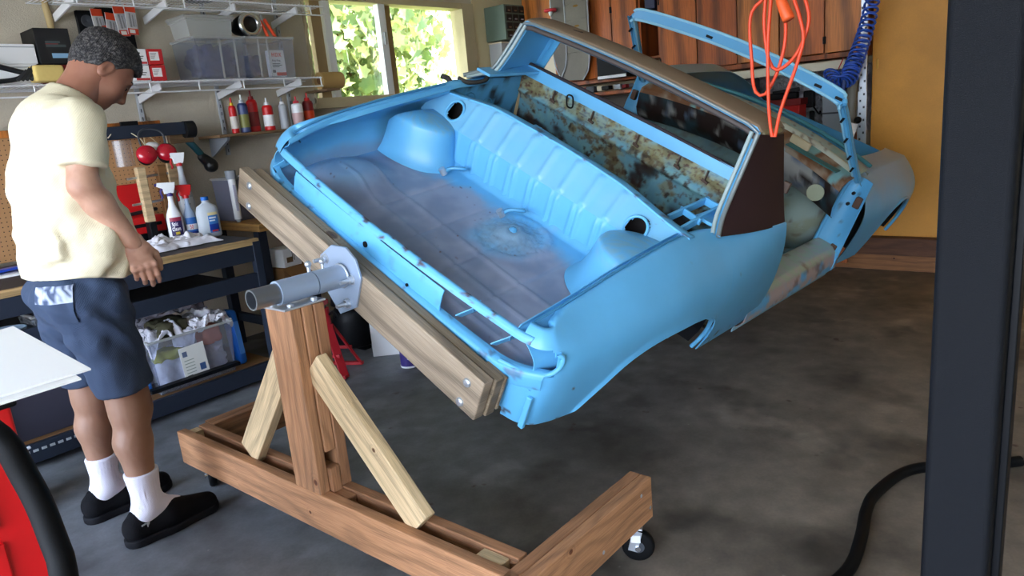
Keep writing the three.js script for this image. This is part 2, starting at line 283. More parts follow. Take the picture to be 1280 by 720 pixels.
// outside: drive, garden, trees beyond the window
struct('driveway', [blk(-14, 14, -0.2, -0.02, ZF + 0.16, 26)], std(0x9c9a95, 0.9, { map: T_noise }));
struct('garden_ground', [blk(-26, XW - 0.15, -0.25, -0.02, -22, ZF + 0.1)], std(0x7d8a4e, 0.95));
{
  const leafShape = (() => { // a lobed leaf, slightly folded along its rib
    const pts = [[0, -0.5], [0.22, -0.28], [0.5, -0.2], [0.34, 0.04], [0.42, 0.3], [0.16, 0.26], [0, 0.55], [-0.16, 0.26], [-0.42, 0.3], [-0.34, 0.04], [-0.5, -0.2], [-0.22, -0.28]];
    const pos = [0, 0, 0.05], idx = []; pts.forEach(([x, y]) => pos.push(x, y, -Math.abs(x) * 0.35)); pts.forEach((_, i) => idx.push(0, 1 + i, 1 + (i + 1) % pts.length));
    const g = new THREE.BufferGeometry(); g.setAttribute('position', new THREE.Float32BufferAttribute(pos, 3)); g.setIndex(idx); g.computeVertexNormals(); return g;
  })();
  const leafM = phys(0xffffff, 0.7, { transmission: 0.35, thickness: 0 });
  function tree(x, z, h, r, n, label) {
    const t = thing('leafy_tree', label, 'tree', [x, -0.02, z]);
    part(t, 'trunk', [tube([[0, 0, 0], [0.05, h * 0.3, 0.03], [-0.04, h * 0.55, -0.05], [0.02, h * 0.85, 0]], 0.09, 20, 8), tube([[0, h * 0.4, 0], [r * 0.4, h * 0.65, r * 0.2]], 0.04, 8, 6), tube([[0, h * 0.45, 0], [-r * 0.2, h * 0.7, -r * 0.5]], 0.04, 8, 6)], std(0x54422f, 0.9));
    const f = sh(new THREE.InstancedMesh(leafShape, leafM, n)); f.name = 'foliage'; f.userData.kind = 'stuff';
    const m = new THREE.Matrix4(), c = new THREE.Color();
    for (let i = 0; i < n; i++) {
      const th = rr(0, 6.283), ph = Math.acos(rr(-1, 1)), q = 0.55 + 0.5 * Math.pow(rnd(), 0.5), k = 1 + 0.35 * fbm(Math.cos(th) * 2 + x, Math.sin(th) * 2, ph * 2, 3);
      m.compose(V(Math.sin(ph) * Math.cos(th) * r * q * k, h * 0.62 + Math.cos(ph) * h * 0.42 * q * k, Math.sin(ph) * Math.sin(th) * r * q * k), new THREE.Quaternion().setFromEuler(new THREE.Euler(rr(-1.2, 1.2), rr(0, 6.28), rr(-1, 1))), V(1, 1, 1).multiplyScalar(rr(0.13, 0.24)));
      f.setMatrixAt(i, m); c.setRGB(...mix3([0.10, 0.17, 0.035], [0.42, 0.46, 0.16], Math.pow(rnd(), 1.2))); f.setColorAt(i, c);
    }
    t.add(f);
  }
  tree(-8.3, -5.4, 4.6, 1.5, 2600, 'green leafy tree at the edge of the right window pane, nearest the glass');
  tree(-9.0, -3.3, 4.8, 1.5, 2400, 'pale sunlit leafy tree seen through the left half of the window');
  tree(-10.2, -7.4, 5.0, 1.7, 2200, 'leafy tree at the far right behind the window, deepest in the garden');
  tree(-9.2, -6.6, 4.4, 1.6, 2600, 'bright leafy tree filling the right pane of the window, standing a little deeper');
  tree(-8.0, -6.3, 4.4, 1.4, 2400, 'leafy tree showing at the far right edge of the window');
  tree(-8.2, -4.2, 2.4, 1.2, 1800, 'low leafy bush under the middle of the window');
}

// ---------------------------------------------------------------- back wall: cabinets, plywood panel, shelf
{
  const ZC = -5.75; // fronts of the wall cabinets
  const cab = (x0, x1, doors, y0, y1, label, mats, o = {}) => {
    const t = thing('wall_cabinet', label, 'cabinet', [(x0 + x1) / 2, y0, ZB + 0.02]), w = x1 - x0, h = y1 - y0, d = ZC - ZB - 0.045, T = 0.018;
    part(t, 'carcass', [box(T, h, d, 0.001, [-w / 2 + T / 2, h / 2, d / 2]), box(T, h, d, 0.001, [w / 2 - T / 2, h / 2, d / 2]), box(w - 2 * T, T, d, 0.001, [0, T / 2, d / 2]), box(w - 2 * T, T, d, 0.001, [0, h - T / 2, d / 2]), box(w - 2 * T, h - 2 * T, 0.008, 0, [0, h / 2, 0.004])], MAT.oakFrame);
    if (o.open) { part(t, 'shelf', [box(w - 2 * T, 0.02, d - 0.02, 0.002, [0, h * 0.42, d / 2])], MAT.oak); return t; }
    part(t, 'face_frame', [box(w, 0.035, 0.02, 0.002, [0, 0.018, d + 0.01])], MAT.oakFrame);
    let x = -w / 2;
    for (let i = 0; i < doors.length; i++) {
      const dw = w * doors[i];
      const D = part(t, 'door', [box(dw - 0.008, h - 0.045, 0.02, 0.004).translate(x + dw / 2, h / 2 + 0.02, d + 0.012)], MAT[mats[i % mats.length]]);
      parts(D, 'hinge', [cyl(0.006, 0.006, 0.05, [x + (i % 2 ? dw - 0.006 : 0.006), h * 0.13, d + 0.024], undefined, 8), cyl(0.006, 0.006, 0.05, [x + (i % 2 ? dw - 0.006 : 0.006), h * 0.6, d + 0.024], undefined, 8)], MAT.blackM);
      x += dw;
    }
    return t;
  };
  const Y1 = HC - 0.02;
  cab(-4.55, -4.12, [1], 1.96, Y1, 'narrow orange oak cabinet in the corner above the cream board', ['oak3']);
  cab(-4.12, -3.3, [0.25, 0.43, 0.32], 1.6, Y1, 'oak wall cabinet behind the hanging grey canvas pouch', ['oak2', 'oak', 'oak']);
  cab(-3.3, -3.1, [1], 1.75, Y1, 'open oak cupboard compartment with a shelf, between closed doors', ['oak'], { open: true });
  cab(-3.1, -2.42, [0.5, 0.5], 1.58, Y1, 'two-door oak cabinet right of the open compartment', ['oak', 'oak2']);
  cab(-2.42, -1.76, [0.5, 0.5], 1.58, Y1, 'two-door oak cabinet behind the hanging orange cord', ['oak3', 'oak']);
  cab(-1.76, -1.48, [1], 1.58, Y1, 'single-door oak cabinet beside the blue air hose', ['oak3']);
  const b = thing('storage_tub', 'small dark blue tub in the open oak compartment', 'tub', [-3.2, 2.155, -5.86]);
  part(b, 'body', [box(0.1, 0.14, 0.14, 0.012, [0, 0.07, 0])], std(0x2a3350, 0.5)); part(b, 'lid', [box(0.11, 0.015, 0.15, 0.005, [0, 0.145, 0])], MAT.greyDark);
  // cream board in a wood frame
  const f = thing('framed_board', 'cream board in a thin oak frame in the corner below the narrow cabinet', 'board', [-4.33, 1.6, ZC - 0.03]);
  part(f, 'panel', [box(0.24, 0.4, 0.015, 0.002, [0, 0.2, 0])], MAT.cream);
  parts(f, 'frame', [box(0.02, 0.44, 0.03, 0.003, [0.13, 0.2, 0]), box(0.02, 0.44, 0.03, 0.003, [-0.13, 0.2, 0]), box(0.28, 0.02, 0.03, 0.003, [0, 0.41, 0]), box(0.28, 0.02, 0.03, 0.003, [0, -0.01, 0])], MAT.oak3);
  const mw = thing('black_case', 'black case with a white front strip below the oak doors, behind the roll bar', 'case', [-3.49, 1.62, -5.72]);
  part(mw, 'body', [box(0.3, 0.2, 0.24, 0.008, [0, 0.1, 0])], MAT.blackM); part(mw, 'front_strip', [box(0.29, 0.025, 0.012, 0.003, [0, 0.015, 0.122])], MAT.white);
  // long cream light shelf under the cabinets
  const s = thing('shelf_board', 'long cream shelf board running under the oak cabinets', 'shelf', [-2.16, 1.5, -5.9]);
  part(s, 'board', [box(1.08, 0.025, 0.3, 0.003, [0, 0.045, 0])], MAT.cream); part(s, 'front_edge', [box(1.1, 0.062, 0.02, 0.003, [0, 0.03, 0.16])], std(0xd8d2bd, 0.6));
  // foil insulation behind
  const foil = sheet(120, 30, (u, v) => [-2.75 + u * 1.24, 1.03 + v * 0.5, ZB + 0.03 + 0.012 * fbm(u * 30, v * 4, 2, 3) + 0.006 * fbm(u * 90, v * 30, 5, 2)], { t: 0.003 });
  solo('foil_insulation', [foil], MAT.foil, 'crinkled silver foil insulation sheet on the wall below the cream shelf board', 'insulation');
  // lower counter with clutter
  const ct = thing('wood_counter', 'brown wooden counter against the back wall beyond the car', 'counter', [-2.98, 0, -5.9]);
  part(ct, 'top', [box(2.8, 0.05, 0.36, 0.004, [0, 0.995, 0])], MAT.oak2); part(ct, 'front', [box(2.8, 0.9, 0.03, 0.003, [0, 0.5, 0.12])], MAT.oak2);
  const cl = thing('tool_case', 'dark tool case with a yellow label under the cream shelf board', 'case', [-2.5, 1.3, -5.92]);
  part(cl, 'body', [box(0.34, 0.2, 0.14, 0.015, [0, 0.1, 0])], MAT.greyDark); part(cl, 'label', [box(0.1, 0.045, 0.004, 0.001, [-0.02, 0.13, 0.072])], std(0xd8b92a, 0.5)); part(cl, 'handle', [box(0.14, 0.02, 0.03, 0.006, [0.05, 0.205, 0.03])], MAT.blackM);
  parts(cl, 'foot', [box(0.03, 0.25, 0.1, 0.004, [-0.15, -0.13, 0]), box(0.03, 0.25, 0.1, 0.004, [0.15, -0.13, 0])], MAT.greyDark);
  const rb = thing('red_toolbox', 'low red toolbox under the cream shelf board behind the orange cord', 'toolbox', [-2.14, 1.025, -5.9]);
  part(rb, 'body', [box(0.36, 0.24, 0.16, 0.01, [0, 0.12, 0])], MAT.red); part(rb, 'tray', [box(0.38, 0.05, 0.17, 0.006, [0, 0.265, 0])], MAT.redDark); parts(rb, 'tool', [box(0.34, 0.05, 0.06, 0.01, [-0.02, 0.315, 0.02]), box(0.2, 0.03, 0.04, 0.006, [0.05, 0.35, 0.0], [0, 0.3, 0.08])], MAT.blackM);
  const gc = thing('grey_case', 'light grey plastic case beside the grey pipe under the shelf board', 'case', [-1.72, 1.025, -5.92]);
  part(gc, 'body', [box(0.17, 0.42, 0.13, 0.012, [0, 0.21, 0])], MAT.grey); parts(gc, 'groove', [box(0.175, 0.012, 0.135, 0.002, [0, 0.3, 0]), box(0.175, 0.012, 0.135, 0.002, [0, 0.16, 0])], MAT.greyDark);
  const ch = thing('battery_charger', 'black charger hanging by its cable in front of the foil', 'charger', [-1.95, 1.2, -6.02]);
  part(ch, 'body', [box(0.08, 0.13, 0.06, 0.012, [0, 0.1, 0])], MAT.blackM); part(ch, 'plug', [box(0.035, 0.09, 0.035, 0.008, [0.02, -0.04, 0])], MAT.blackM); part(ch, 'cable', [tube([[0.03, 0.04, 0], [0.08, -0.02, 0.02], [0.1, 0.0, 0.06], [0.14, -0.05, 0.12]], 0.006, 24, 6)], MAT.blackM);
  const bg = thing('beige_sack', 'crumpled beige sack on the counter under the charger', 'bag', [-1.86, 1.022, -5.76]);
  part(bg, 'sack', [withUV(nets([-0.2, -0.02, -0.1], [0.2, 0.14, 0.1], 0.012, (x, y, z) => Math.max(Math.hypot(x / 1.4, y / 0.75, z) - 0.075 + 0.02 * fbm(x * 12, y * 12, z * 12, 2), -y)))], std(0xc3b491, 0.9));
  const gp = thing('grey_pipe', 'grey plastic pipe leaning upright beside the perforated rail', 'pipe', [-1.56, 1.022, -5.74]);
  part(gp, 'tube', [cyl(0.035, 0.035, 0.55, [0, 0.275, 0], [0.02, 0, -0.05])], std(0x75736a, 0.55)); part(gp, 'cap', [cyl(0.037, 0.037, 0.03, [0.014, 0.55, 0])], MAT.greyDark);
  const rail = thing('perforated_rail', 'tall perforated steel rail standing at the edge of the yellow plywood', 'rail', [-1.48, 0.252, -5.72]);
  parts(rail, 'rail', [box(0.045, 2.2, 0.02, 0.002, [0, 1.1, 0]), box(0.06, 0.95, 0.012, 0.002, [0.0, 0.6, 0.014])], MAT.zinc);
  parts(rail, 'slot', Array.from({ length: 40 }, (_, i) => box(0.012, 0.016, 0.004, 0, [-0.012 + (i % 2) * 0.024, 0.2 + i * 0.045, i < 20 ? 0.0205 : 0.0105])), MAT.greyDark);
  const tg = thing('paper_tag', 'white paper tag hanging from a black knob on the perforated rail', 'tag', [-1.52, 1.1, -5.69]);
  part(tg, 'knob', [sph(0.025, [0.02, 0.03, 0.01])], MAT.blackM); part(tg, 'tag', [box(0.055, 0.1, 0.004, 0.001, [-0.02, -0.04, 0.006], [0, 0, -0.3])], MAT.paper);
  const cs = thing('clutter_shelf', 'narrow oak shelf under the corner cabinets holding small tools', 'shelf', [-3.66, 1.5, -5.88]); part(cs, 'board', [box(1.72, 0.03, 0.4, 0.003)], MAT.oak2); part(cs, 'back_board', [box(1.72, 0.44, 0.02, 0.002, [0, -0.24, -0.15])], std(0x6d645c, 0.8, { map: T_noise }));
  const bh = thing('hand_tools', 'row of small dark tools and scraps on the shelf under the oak doors', 'tools', [-3.6, 1.518, -5.78]);
  for (let i = 0; i < 12; i++) part(bh, 'tool', [box(rr(0.04, 0.1), rr(0.03, 0.06), rr(0.04, 0.1), 0.008, [-0.42 + i * 0.078, 0.03, rr(-0.04, 0.06)], [0, rr(0, 3), 0])], [MAT.blackM, MAT.greyL, MAT.redDark, MAT.greyDark, MAT.cream][i % 5]);
  // yellow plywood cabinet
  const y = thing('plywood_cabinet', 'tall yellow varnished plywood cabinet door at the right end of the back wall', 'cabinet', [-1.0, 0.25, -6.0]);
  part(y, 'door', [box(0.93, 2.32, 0.025, 0.003, [0, 1.16, 0.1])], MAT.yellow); part(y, 'side', [box(0.02, 2.32, 0.1, 0.002, [-0.46, 1.16, 0.04])], MAT.yellow);
  part(y, 'hinge', [box(0.014, 0.07, 0.006, 0.002, [-0.43, 1.26, 0.116])], std(0xb98a3c, 0.35, { metalness: 0.8 }));
  const y2 = thing('plywood_cabinet', 'second yellow plywood panel showing as a sliver right of the black post', 'cabinet', [0.2, 0.25, -6.0]);
  part(y2, 'door', [box(1.4, 2.32, 0.025, 0.003, [0, 1.16, 0.1])], MAT.yellow); part(y2, 'edge_strip', [box(0.03, 2.32, 0.01, 0.002, [-0.68, 1.16, 0.118])], MAT.oakFrame);
}
// hanging in front of the cabinets
{
  const p = thing('canvas_pouch', 'grey canvas pouch strip hanging in front of the oak cabinets, pointed at the bottom', 'pouch', [-3.93, 1.65, -5.69]);
  const sh1 = (pts, d) => { const s = new THREE.Shape(pts.map((q) => new THREE.Vector2(...q))); return boxUV(new THREE.ExtrudeGeometry(s, { depth: d, bevelEnabled: true, bevelSize: 0.004, bevelThickness: 0.004, bevelSegments: 2 })); };
  part(p, 'backing', [sh1([[-0.15, 0.01], [0.09, -0.01], [0.17, 0.16], [0.19, 0.95], [-0.2, 0.95], [-0.22, 0.24]], 0.012)], MAT.canvas);
  part(p, 'side_panel', [sh1([[-0.15, 0.02], [-0.07, 0.23], [-0.06, 0.95], [-0.2, 0.95], [-0.22, 0.24]], 0.02)], std(0x7e7b74, 0.9, { map: T_noise }));
  for (let i = 0; i < 5; i++) part(p, 'pocket', [sh1([[-0.05, 0.24 + i * 0.14], [0.165, 0.24 + i * 0.14], [0.17, 0.365 + i * 0.14], [0.06, 0.385 + i * 0.14], [-0.05, 0.365 + i * 0.14]], 0.02)], MAT.canvas);
  for (let i = 0; i < 4; i++) part(p, 'stain', [sph(0.02, [0.06, 0.29 + i * 0.17, 0.024], [1.4, 0.5, 0.12])], std(0x8a6a35, 0.9));
  parts(p, 'piping', [tube([[-0.15, 0.01, 0.02], [-0.22, 0.24, 0.02], [-0.2, 0.95, 0.02]], 0.006, 20, 6), tube([[0.09, -0.01, 0.02], [0.17, 0.16, 0.02], [0.19, 0.95, 0.02]], 0.006, 20, 6), tube([[-0.15, 0.02, 0.025], [-0.07, 0.23, 0.028], [-0.06, 0.95, 0.028]], 0.006, 20, 6)], MAT.greyL);
  const l = thing('pull_cord_weight', 'red disc with a white cone hanging on a white cord near the corner', 'pull cord', [-4.1, 2.26, -5.6]);
  part(l, 'cord', [rod([0, 0.02, 0], [0, 0.35, 0], 0.004)], MAT.white); part(l, 'disc', [lathe([[0.001, 0.03], [0.055, 0.025], [0.06, 0.01], [0.05, 0], [0.001, 0]])], std(0xe03a48, 0.4)); part(l, 'cone', [lathe([[0.022, 0], [0.012, -0.03], [0.001, -0.035]])], MAT.white);
}
// ---------------------------------------------------------------- the car body: a stripped two-seat shell, right = +x, rear = +z, tipped on its long axis
const BLUE = lin(0x60b0e0), PURPLE = lin(0x7b849c), RUST = lin(0x5a3020), RUSTSHADE = lin(0x241310), TEALP = lin(0x7fb4b8), OLIVE = lin(0x8f8d63), GREYP = lin(0xa8a9a6);  // darkest brown: real rust, and painted shade on the dash face
const M_paint = new THREE.MeshPhysicalMaterial({ color: 0xffffff, vertexColors: true, roughness: 0.42, clearcoat: 0.25, clearcoatRoughness: 0.25, side: THREE.DoubleSide });
const M_matte = std(0xffffff, 0.72, { vertexColors: true });
const blue = (p, k = 1) => { const n = 1 + 0.07 * fbm(p.x * 5, p.y * 5, p.z * 5, 3), c = [BLUE[0] * n, BLUE[1] * n, BLUE[2] * n], s = fbm(p.x * 55, p.y * 55, p.z * 55, 2); return mix3(c, RUST, ss(0.64, 0.69, s) * k); };
const edgeRust = (p, amount) => mix3(blue(p, 1.0), mix3(RUST, RUSTSHADE, ss(-0.2, 0.4, fbm(p.x * 60, p.y * 60, p.z * 60, 2))), Math.min(0.9, amount) * ss(0.36 - 0.08 * amount, 0.42, fbm(p.x * 13, p.y * 13 + 3, p.z * 13, 4)));
const patina = (p) => {
  const a = fbm(p.x * 5 + 3, p.y * 6, p.z * 5, 5), b = fbm(p.x * 24, p.y * 24, p.z * 24 + 9, 4), c = fbm(p.x * 9 - 7, p.y * 9, p.z * 9, 4);
  let k = mix3(lin(0x6fa6b8), TEALP, ss(-0.3, 0.4, c)); k = mix3(k, OLIVE, 0.75 * ss(0.0, 0.35, a)); k = mix3(k, lin(0x6d5a35), 0.8 * ss(0.12, 0.35, c * 0.7 + a * 0.5));
  k = mix3(k, lin(0x5e4430), 0.75 * ss(0.08, 0.4, b + 0.45 * a)); return mix3(k, RUSTSHADE, 0.8 * ss(0.22, 0.5, c + 0.5 * b));
};
const car = thing('car_body', 'bare light blue car shell without wheels, doors or glass, tilted on a wooden stand', 'car');
car.position.set(-2.0986891, 0.4877009, -2.2121559); car.rotation.set(0.01239838, -0.05789204, -0.45858494, 'YXZ');
const cp = (name, geos, mat = M_paint, label) => part(car, name, geos, mat, label);
const sub = part;
const M_gutter = std(0x3f86b4, 0.5);
const KX = [[-0.9, 0.795], [-0.7, 0.797], [-0.3, 0.812], [0, 0.818], [0.3, 0.802], [0.5, 0.778]];
const plan = catm([[0.795, -0.72], [0.805, -0.5], [0.812, -0.3], [0.816, -0.1], [0.818, 0.05], [0.81, 0.2], [0.797, 0.35], [0.78, 0.47], [0.765, 0.56], [0.742, 0.625], [0.70, 0.662], [0.645, 0.679]]);
function catm(pts) { return new THREE.CatmullRomCurve3(pts.map(([x, z]) => V(x, 0, z)), false, 'centripetal'); }
const crestR = [[-0.7, 0.808], [-0.45, 0.815], [-0.1, 0.82], [0.222, 0.775], [0.45, 0.727], [0.69, 0.682]], crestL = [[-0.7, 0.85], [-0.2, 0.888], [-0.1, 0.878], [0.259, 0.825], [0.514, 0.77], [0.69, 0.70]];
const insetK = [[-0.72, 0.03], [-0.6, 0.05], [-0.4, 0.115], [-0.2, 0.165], [0.3, 0.165], [0.5, 0.13], [0.66, 0.05]];
const archK = [[-0.305, 0.335], [-0.312, 0.40], [-0.30, 0.45], [-0.265, 0.51], [-0.18, 0.553], [0, 0.575], [0.18, 0.566], [0.31, 0.522], [0.40, 0.437], [0.455, 0.36]];
const archY = (z) => (z < -0.3 ? (z < -0.312 ? 0 : knots([[-0.312, 0.4], [-0.3, 0.45]], z)) : z > 0.455 ? 0 : knots(archK.slice(2), z));
const lowY = (z) => Math.max(z < -0.3 ? knots([[-0.9, 0.285], [-0.63, 0.285], [-0.3, 0.33]], z) : z > 0.44 ? 0.35 : 0.33, archY(z));
const lampHole = (p) => p.y > 0.553 && p.y < 0.637 && p.z > 0.61;
function quarterPoint(u, v, s) {
  // finer stations round the arch ends and the corner
  const q = plan.getPointAt(clamp(u)), d = plan.getTangentAt(clamp(u)), nx = -d.z * -1, nz = -d.x;
  const nn = [d.z, -d.x], sg = nn[0] > 0 ? 1 : -1; // outward in plan
  const z = q.z, yc = knots(s > 0 ? crestR : crestL, z), yl = Math.min(lowY(z), yc - 0.05), ins = knots(insetK, z);
  const w = ss(-0.35, -0.72, z);
  let y, o;
  if (v <= 0.94) {
    const t = Math.sin(v / 0.94 * Math.PI / 2) * 0.5 + v / 0.94 * 0.5; y = lerp(yl, yc, t);
    const k = clamp((y - 0.56) / (yc - 0.56)); o = y > 0.56 ? ins * Math.pow(k, 2.6) : 0.035 * Math.pow((0.56 - y) / 0.25, 2);
    y += 0.0; if (k > 0.8) y -= 0.012 * Math.pow((k - 0.8) / 0.2, 2) * (ins / 0.16);
  } else { const t = (v - 0.94) / 0.06; y = yc - 0.012 * (ins / 0.16) - 0.02 * t * t; o = ins + 0.03 * t; }
  o -= 0.008 * Math.exp(-Math.pow((y - archY(z)) / 0.018, 2)) * (archY(z) > 0.3 ? 1 : 0);
  return [s * (q.x - nn[0] * sg * o), y, z - nn[1] * sg * o + w * (y - 0.8) * 0.34];
}
for (const s of [1, -1]) {
  const q = cp('quarter_panel', [sheet(150, 44, (u, v) => quarterPoint(u, v, s), { t: s * 0.004, skip: (u, v, p) => lampHole(p), col: (p) => (p.y < 0.39 || p.y > 0.68 && p.z > 0.6 ? edgeRust(p, 0.9) : blue(p, 1)) })]);
  // returned lip round the wheel arch, wheelhouse painted black for the shade inside
  const lip = []; for (let i = 0; i <= 40; i++) { const a = i / 40 * (archK.length - 1), j = Math.min(Math.floor(a), archK.length - 2), f = a - j, z = lerp(archK[j][0], archK[j + 1][0], f), y = lerp(archK[j][1], archK[j + 1][1], f); const x = knots([...KX], z) - 0.004 - (y < 0.5 ? 0.05 * Math.pow((0.56 - y) / 0.25, 2) : 0); lip.push([s * x, y, z]); }
  sub(q, 'arch_lip', [tube(lip, 0.009, 60, 8)], paintM(BLUE));
  cp('wheelhouse', [sheet(30, 8, (u, v) => { const a = lip[Math.round(u * 40)]; return [a[0] - s * (0.02 + v * (0.05 + 0.25 * ss(-0.12, -0.22, a[2]))), a[1] + 0.012, a[2]]; }, { t: 0.003 })], MAT.blackM);
  cp('wheelhouse_wall', [sheet(24, 6, (u, v) => { const a = lip[Math.round(u * 40)]; return [a[0] - s * (0.065 + 0.25 * ss(-0.12, -0.22, a[2])), lerp(Math.max(0.33, a[1] - 0.12 * ss(0.2, -0.1, a[2]) - 0.004), a[1] + 0.012, v), a[2]]; }, { t: 0.003 })], MAT.greyDark);
  // inner trunk side
  const cr = s > 0 ? crestR : crestL;
  cp('trunk_side', [sheet(40, 24, (u, v) => { const z = lerp(-0.12, 0.655, u), yc = knots(cr, z) - 0.012, fl = 0.578 - 0.12 * z; const x = knots([[0, 0.618], [0.12, 0.622], [0.3, 0.685], [0.5, 0.73], [0.75, 0.738], [1, 0.70]], v) - 0.06 * ss(0.5, 0.66, z) * v; return [s * x, lerp(yc, fl, v), z]; }, { t: 0.003, col: (p) => { const c = blue(p, 0.6), d = p.y - (0.6 - 0.12 * p.z); return mix3(c, PURPLE, 0.6 * ss(0.05, -0.01, d + 0.03 * fbm(p.x * 9, p.y * 9, p.z * 9, 3))); } })]);
  { const g = []; for (let i = 0; i <= 24; i++) { const z = lerp(-0.1, 0.62, i / 24); g.push([s * (0.636 - 0.0 * i), knots(cr, z) - 0.008, z]); } sub(q, 'trunk_gutter', [tube(g, 0.005, 60, 6)], M_gutter); }
  // strut tower growing out of the trunk side
  const tc = s > 0 ? [0.66, 0.035] : [-0.655, 0.0], rx = s > 0 ? 0.25 : 0.215, rz = s > 0 ? 0.18 : 0.135;
  cp('strut_tower', [sheet(48, 20, (u, v) => { const a = (s > 0 ? Math.PI : 0) + (u - 0.5) * Math.PI * 1.16; let k, y; const yb = 0.565, yt = s > 0 ? 0.76 : 0.745; if (v < 0.6) { const t = v / 0.6; k = 1.08 - 0.16 * t + 0.16 * Math.pow(1 - t, 5); y = lerp(yb, yt - 0.02, t); } else { const t = (v - 0.6) / 0.4; k = 0.92 * Math.cos(t * Math.PI / 2); y = yt - 0.02 + 0.035 * Math.sin(t * Math.PI / 2); } return [s * Math.min(0.70 - 1.1 * Math.max(0, y - 0.7), Math.abs(tc[0] + Math.cos(a) * rx * k)), y - 0.03 * Math.cos(a) * s * 0 + 0.0, tc[1] + Math.sin(a) * rz * k]; }, { t: 0.003, col: (p) => { const c = blue(p, 0.5), n = fbm(p.x * 40, p.y * 40, p.z * 40, 3); return mix3(c, lin(0x86aab8), 0.5 * ss(0.7, 0.74, p.y) * ss(-0.1, 0.3, n)); } })]);
}
function paintM(c, r = 0.42) { return new THREE.MeshPhysicalMaterial({ color: new THREE.Color(...c), roughness: r, clearcoat: 0.25, clearcoatRoughness: 0.25, side: THREE.DoubleSide }); }
const M_blue = paintM(BLUE), M_blueD = paintM(lin(0x4f9ccb)), M_seal = paintM(lin(0x7fa9bd), 0.8);
// rear panel: profiles run across the car along the curved tail
const zTail = (x) => { const a = Math.abs(x); return a < 0.6 ? 0.70 - 0.014 * (a / 0.6) ** 2 : 0.686 - 0.07 * Math.pow((a - 0.6) / 0.16, 2.2); };
const across = (name, prof, x0, x1, n, o = {}, mat = M_paint) => cp(name, [sheet(n, (prof.length - 1) * 3, (u, v) => { const x = lerp(x0, x1, u), k = v * (prof.length - 1), i = Math.min(Math.floor(k), prof.length - 2), f = k - i; return [x, lerp(prof[i][1], prof[i + 1][1], f) + (o.dy ? o.dy(x) : 0), zTail(x) + lerp(prof[i][0], prof[i + 1][0], f)]; }, { t: 0.004, col: o.col ?? ((p) => edgeRust(p, o.rust ?? 0.8)) })], mat);
across('rear_panel', [[-0.012, 0.538], [-0.008, 0.56], [-0.008, 0.60], [-0.012, 0.622]], -0.52, 0.325, 60, { rust: 0.2 });
across('rear_panel_lip', [[-0.012, 0.622], [-0.015, 0.634], [-0.022, 0.644], [-0.031, 0.645], [-0.038, 0.638], [-0.04, 0.626]], -0.67, 0.67, 110, { dy: (x) => 0.01 * (x / 0.6) ** 2 + (x > 0 ? 0.006 : 0), rust: 1.6 });
across('bumper_ledge', [[-0.026, 0.541], [-0.01, 0.541], [0.004, 0.535], [0.008, 0.52], [0.002, 0.485], [-0.01, 0.478], [-0.04, 0.472]], -0.735, 0.735, 130, { dy: (x) => 0.03 * ss(0.56, 0.76, Math.abs(x)), rust: 0.55 });
across('rear_valance', [[-0.035, 0.475], [-0.04, 0.43], [-0.045, 0.37], [-0.06, 0.345]], -0.69, 0.69, 100, { col: (p) => blue(p, 0.5) });
for (const s of [1, -1]) {
  cp('bumper_end_bracket', [box(0.02, 0.12, 0.016, 0.004, [s * 0.722, 0.42, 0.655])], M_blue);
}
// folded rims of the lamp openings
for (const s of [1, -1]) cp('lamp_rim', [tube([[s * 0.60, 0.546, 0.688], [s * 0.68, 0.553, 0.667], [s * 0.735, 0.566, 0.632], [s * 0.752, 0.59, 0.607], [s * 0.754, 0.625, 0.602], [s * 0.742, 0.641, 0.612]], 0.008, 40, 8)], M_blue);
// lamp brackets
for (const x of [0.44, 0.60, -0.63]) cp('lamp_bracket', [bar([x, 0.635, 0.655], [x - 0.015, 0.60, 0.63], 0.004, 0.035, [1, 0, 0], 0.001), bar([x - 0.015, 0.60, 0.63], [x - 0.06, 0.55, 0.655], 0.004, 0.035, [1, 0, 0], 0.001)], M_blue);
// little bolt holes on the panel
const hole = (par, x, y, z, r, e = [Math.PI / 2, 0, 0]) => sub(par, 'hole', [cyl(r, r, 0.004, [x, y, z], e, 14)], MAT.blackM);
{ const rp = car.children.find((c) => c.name === 'rear_panel'); hole(rp, -0.06, 0.572, zTail(0) - 0.006, 0.011); hole(rp, 0.17, 0.548, zTail(0.17) - 0.006, 0.006); const bl = car.children.find((c) => c.name === 'bumper_ledge'); hole(bl, 0.1, 0.5, zTail(0.1) + 0.005, 0.008); hole(bl, -0.3, 0.505, zTail(0.3) + 0.006, 0.004); hole(bl, 0.36, 0.5, zTail(0.36) + 0.005, 0.004); }
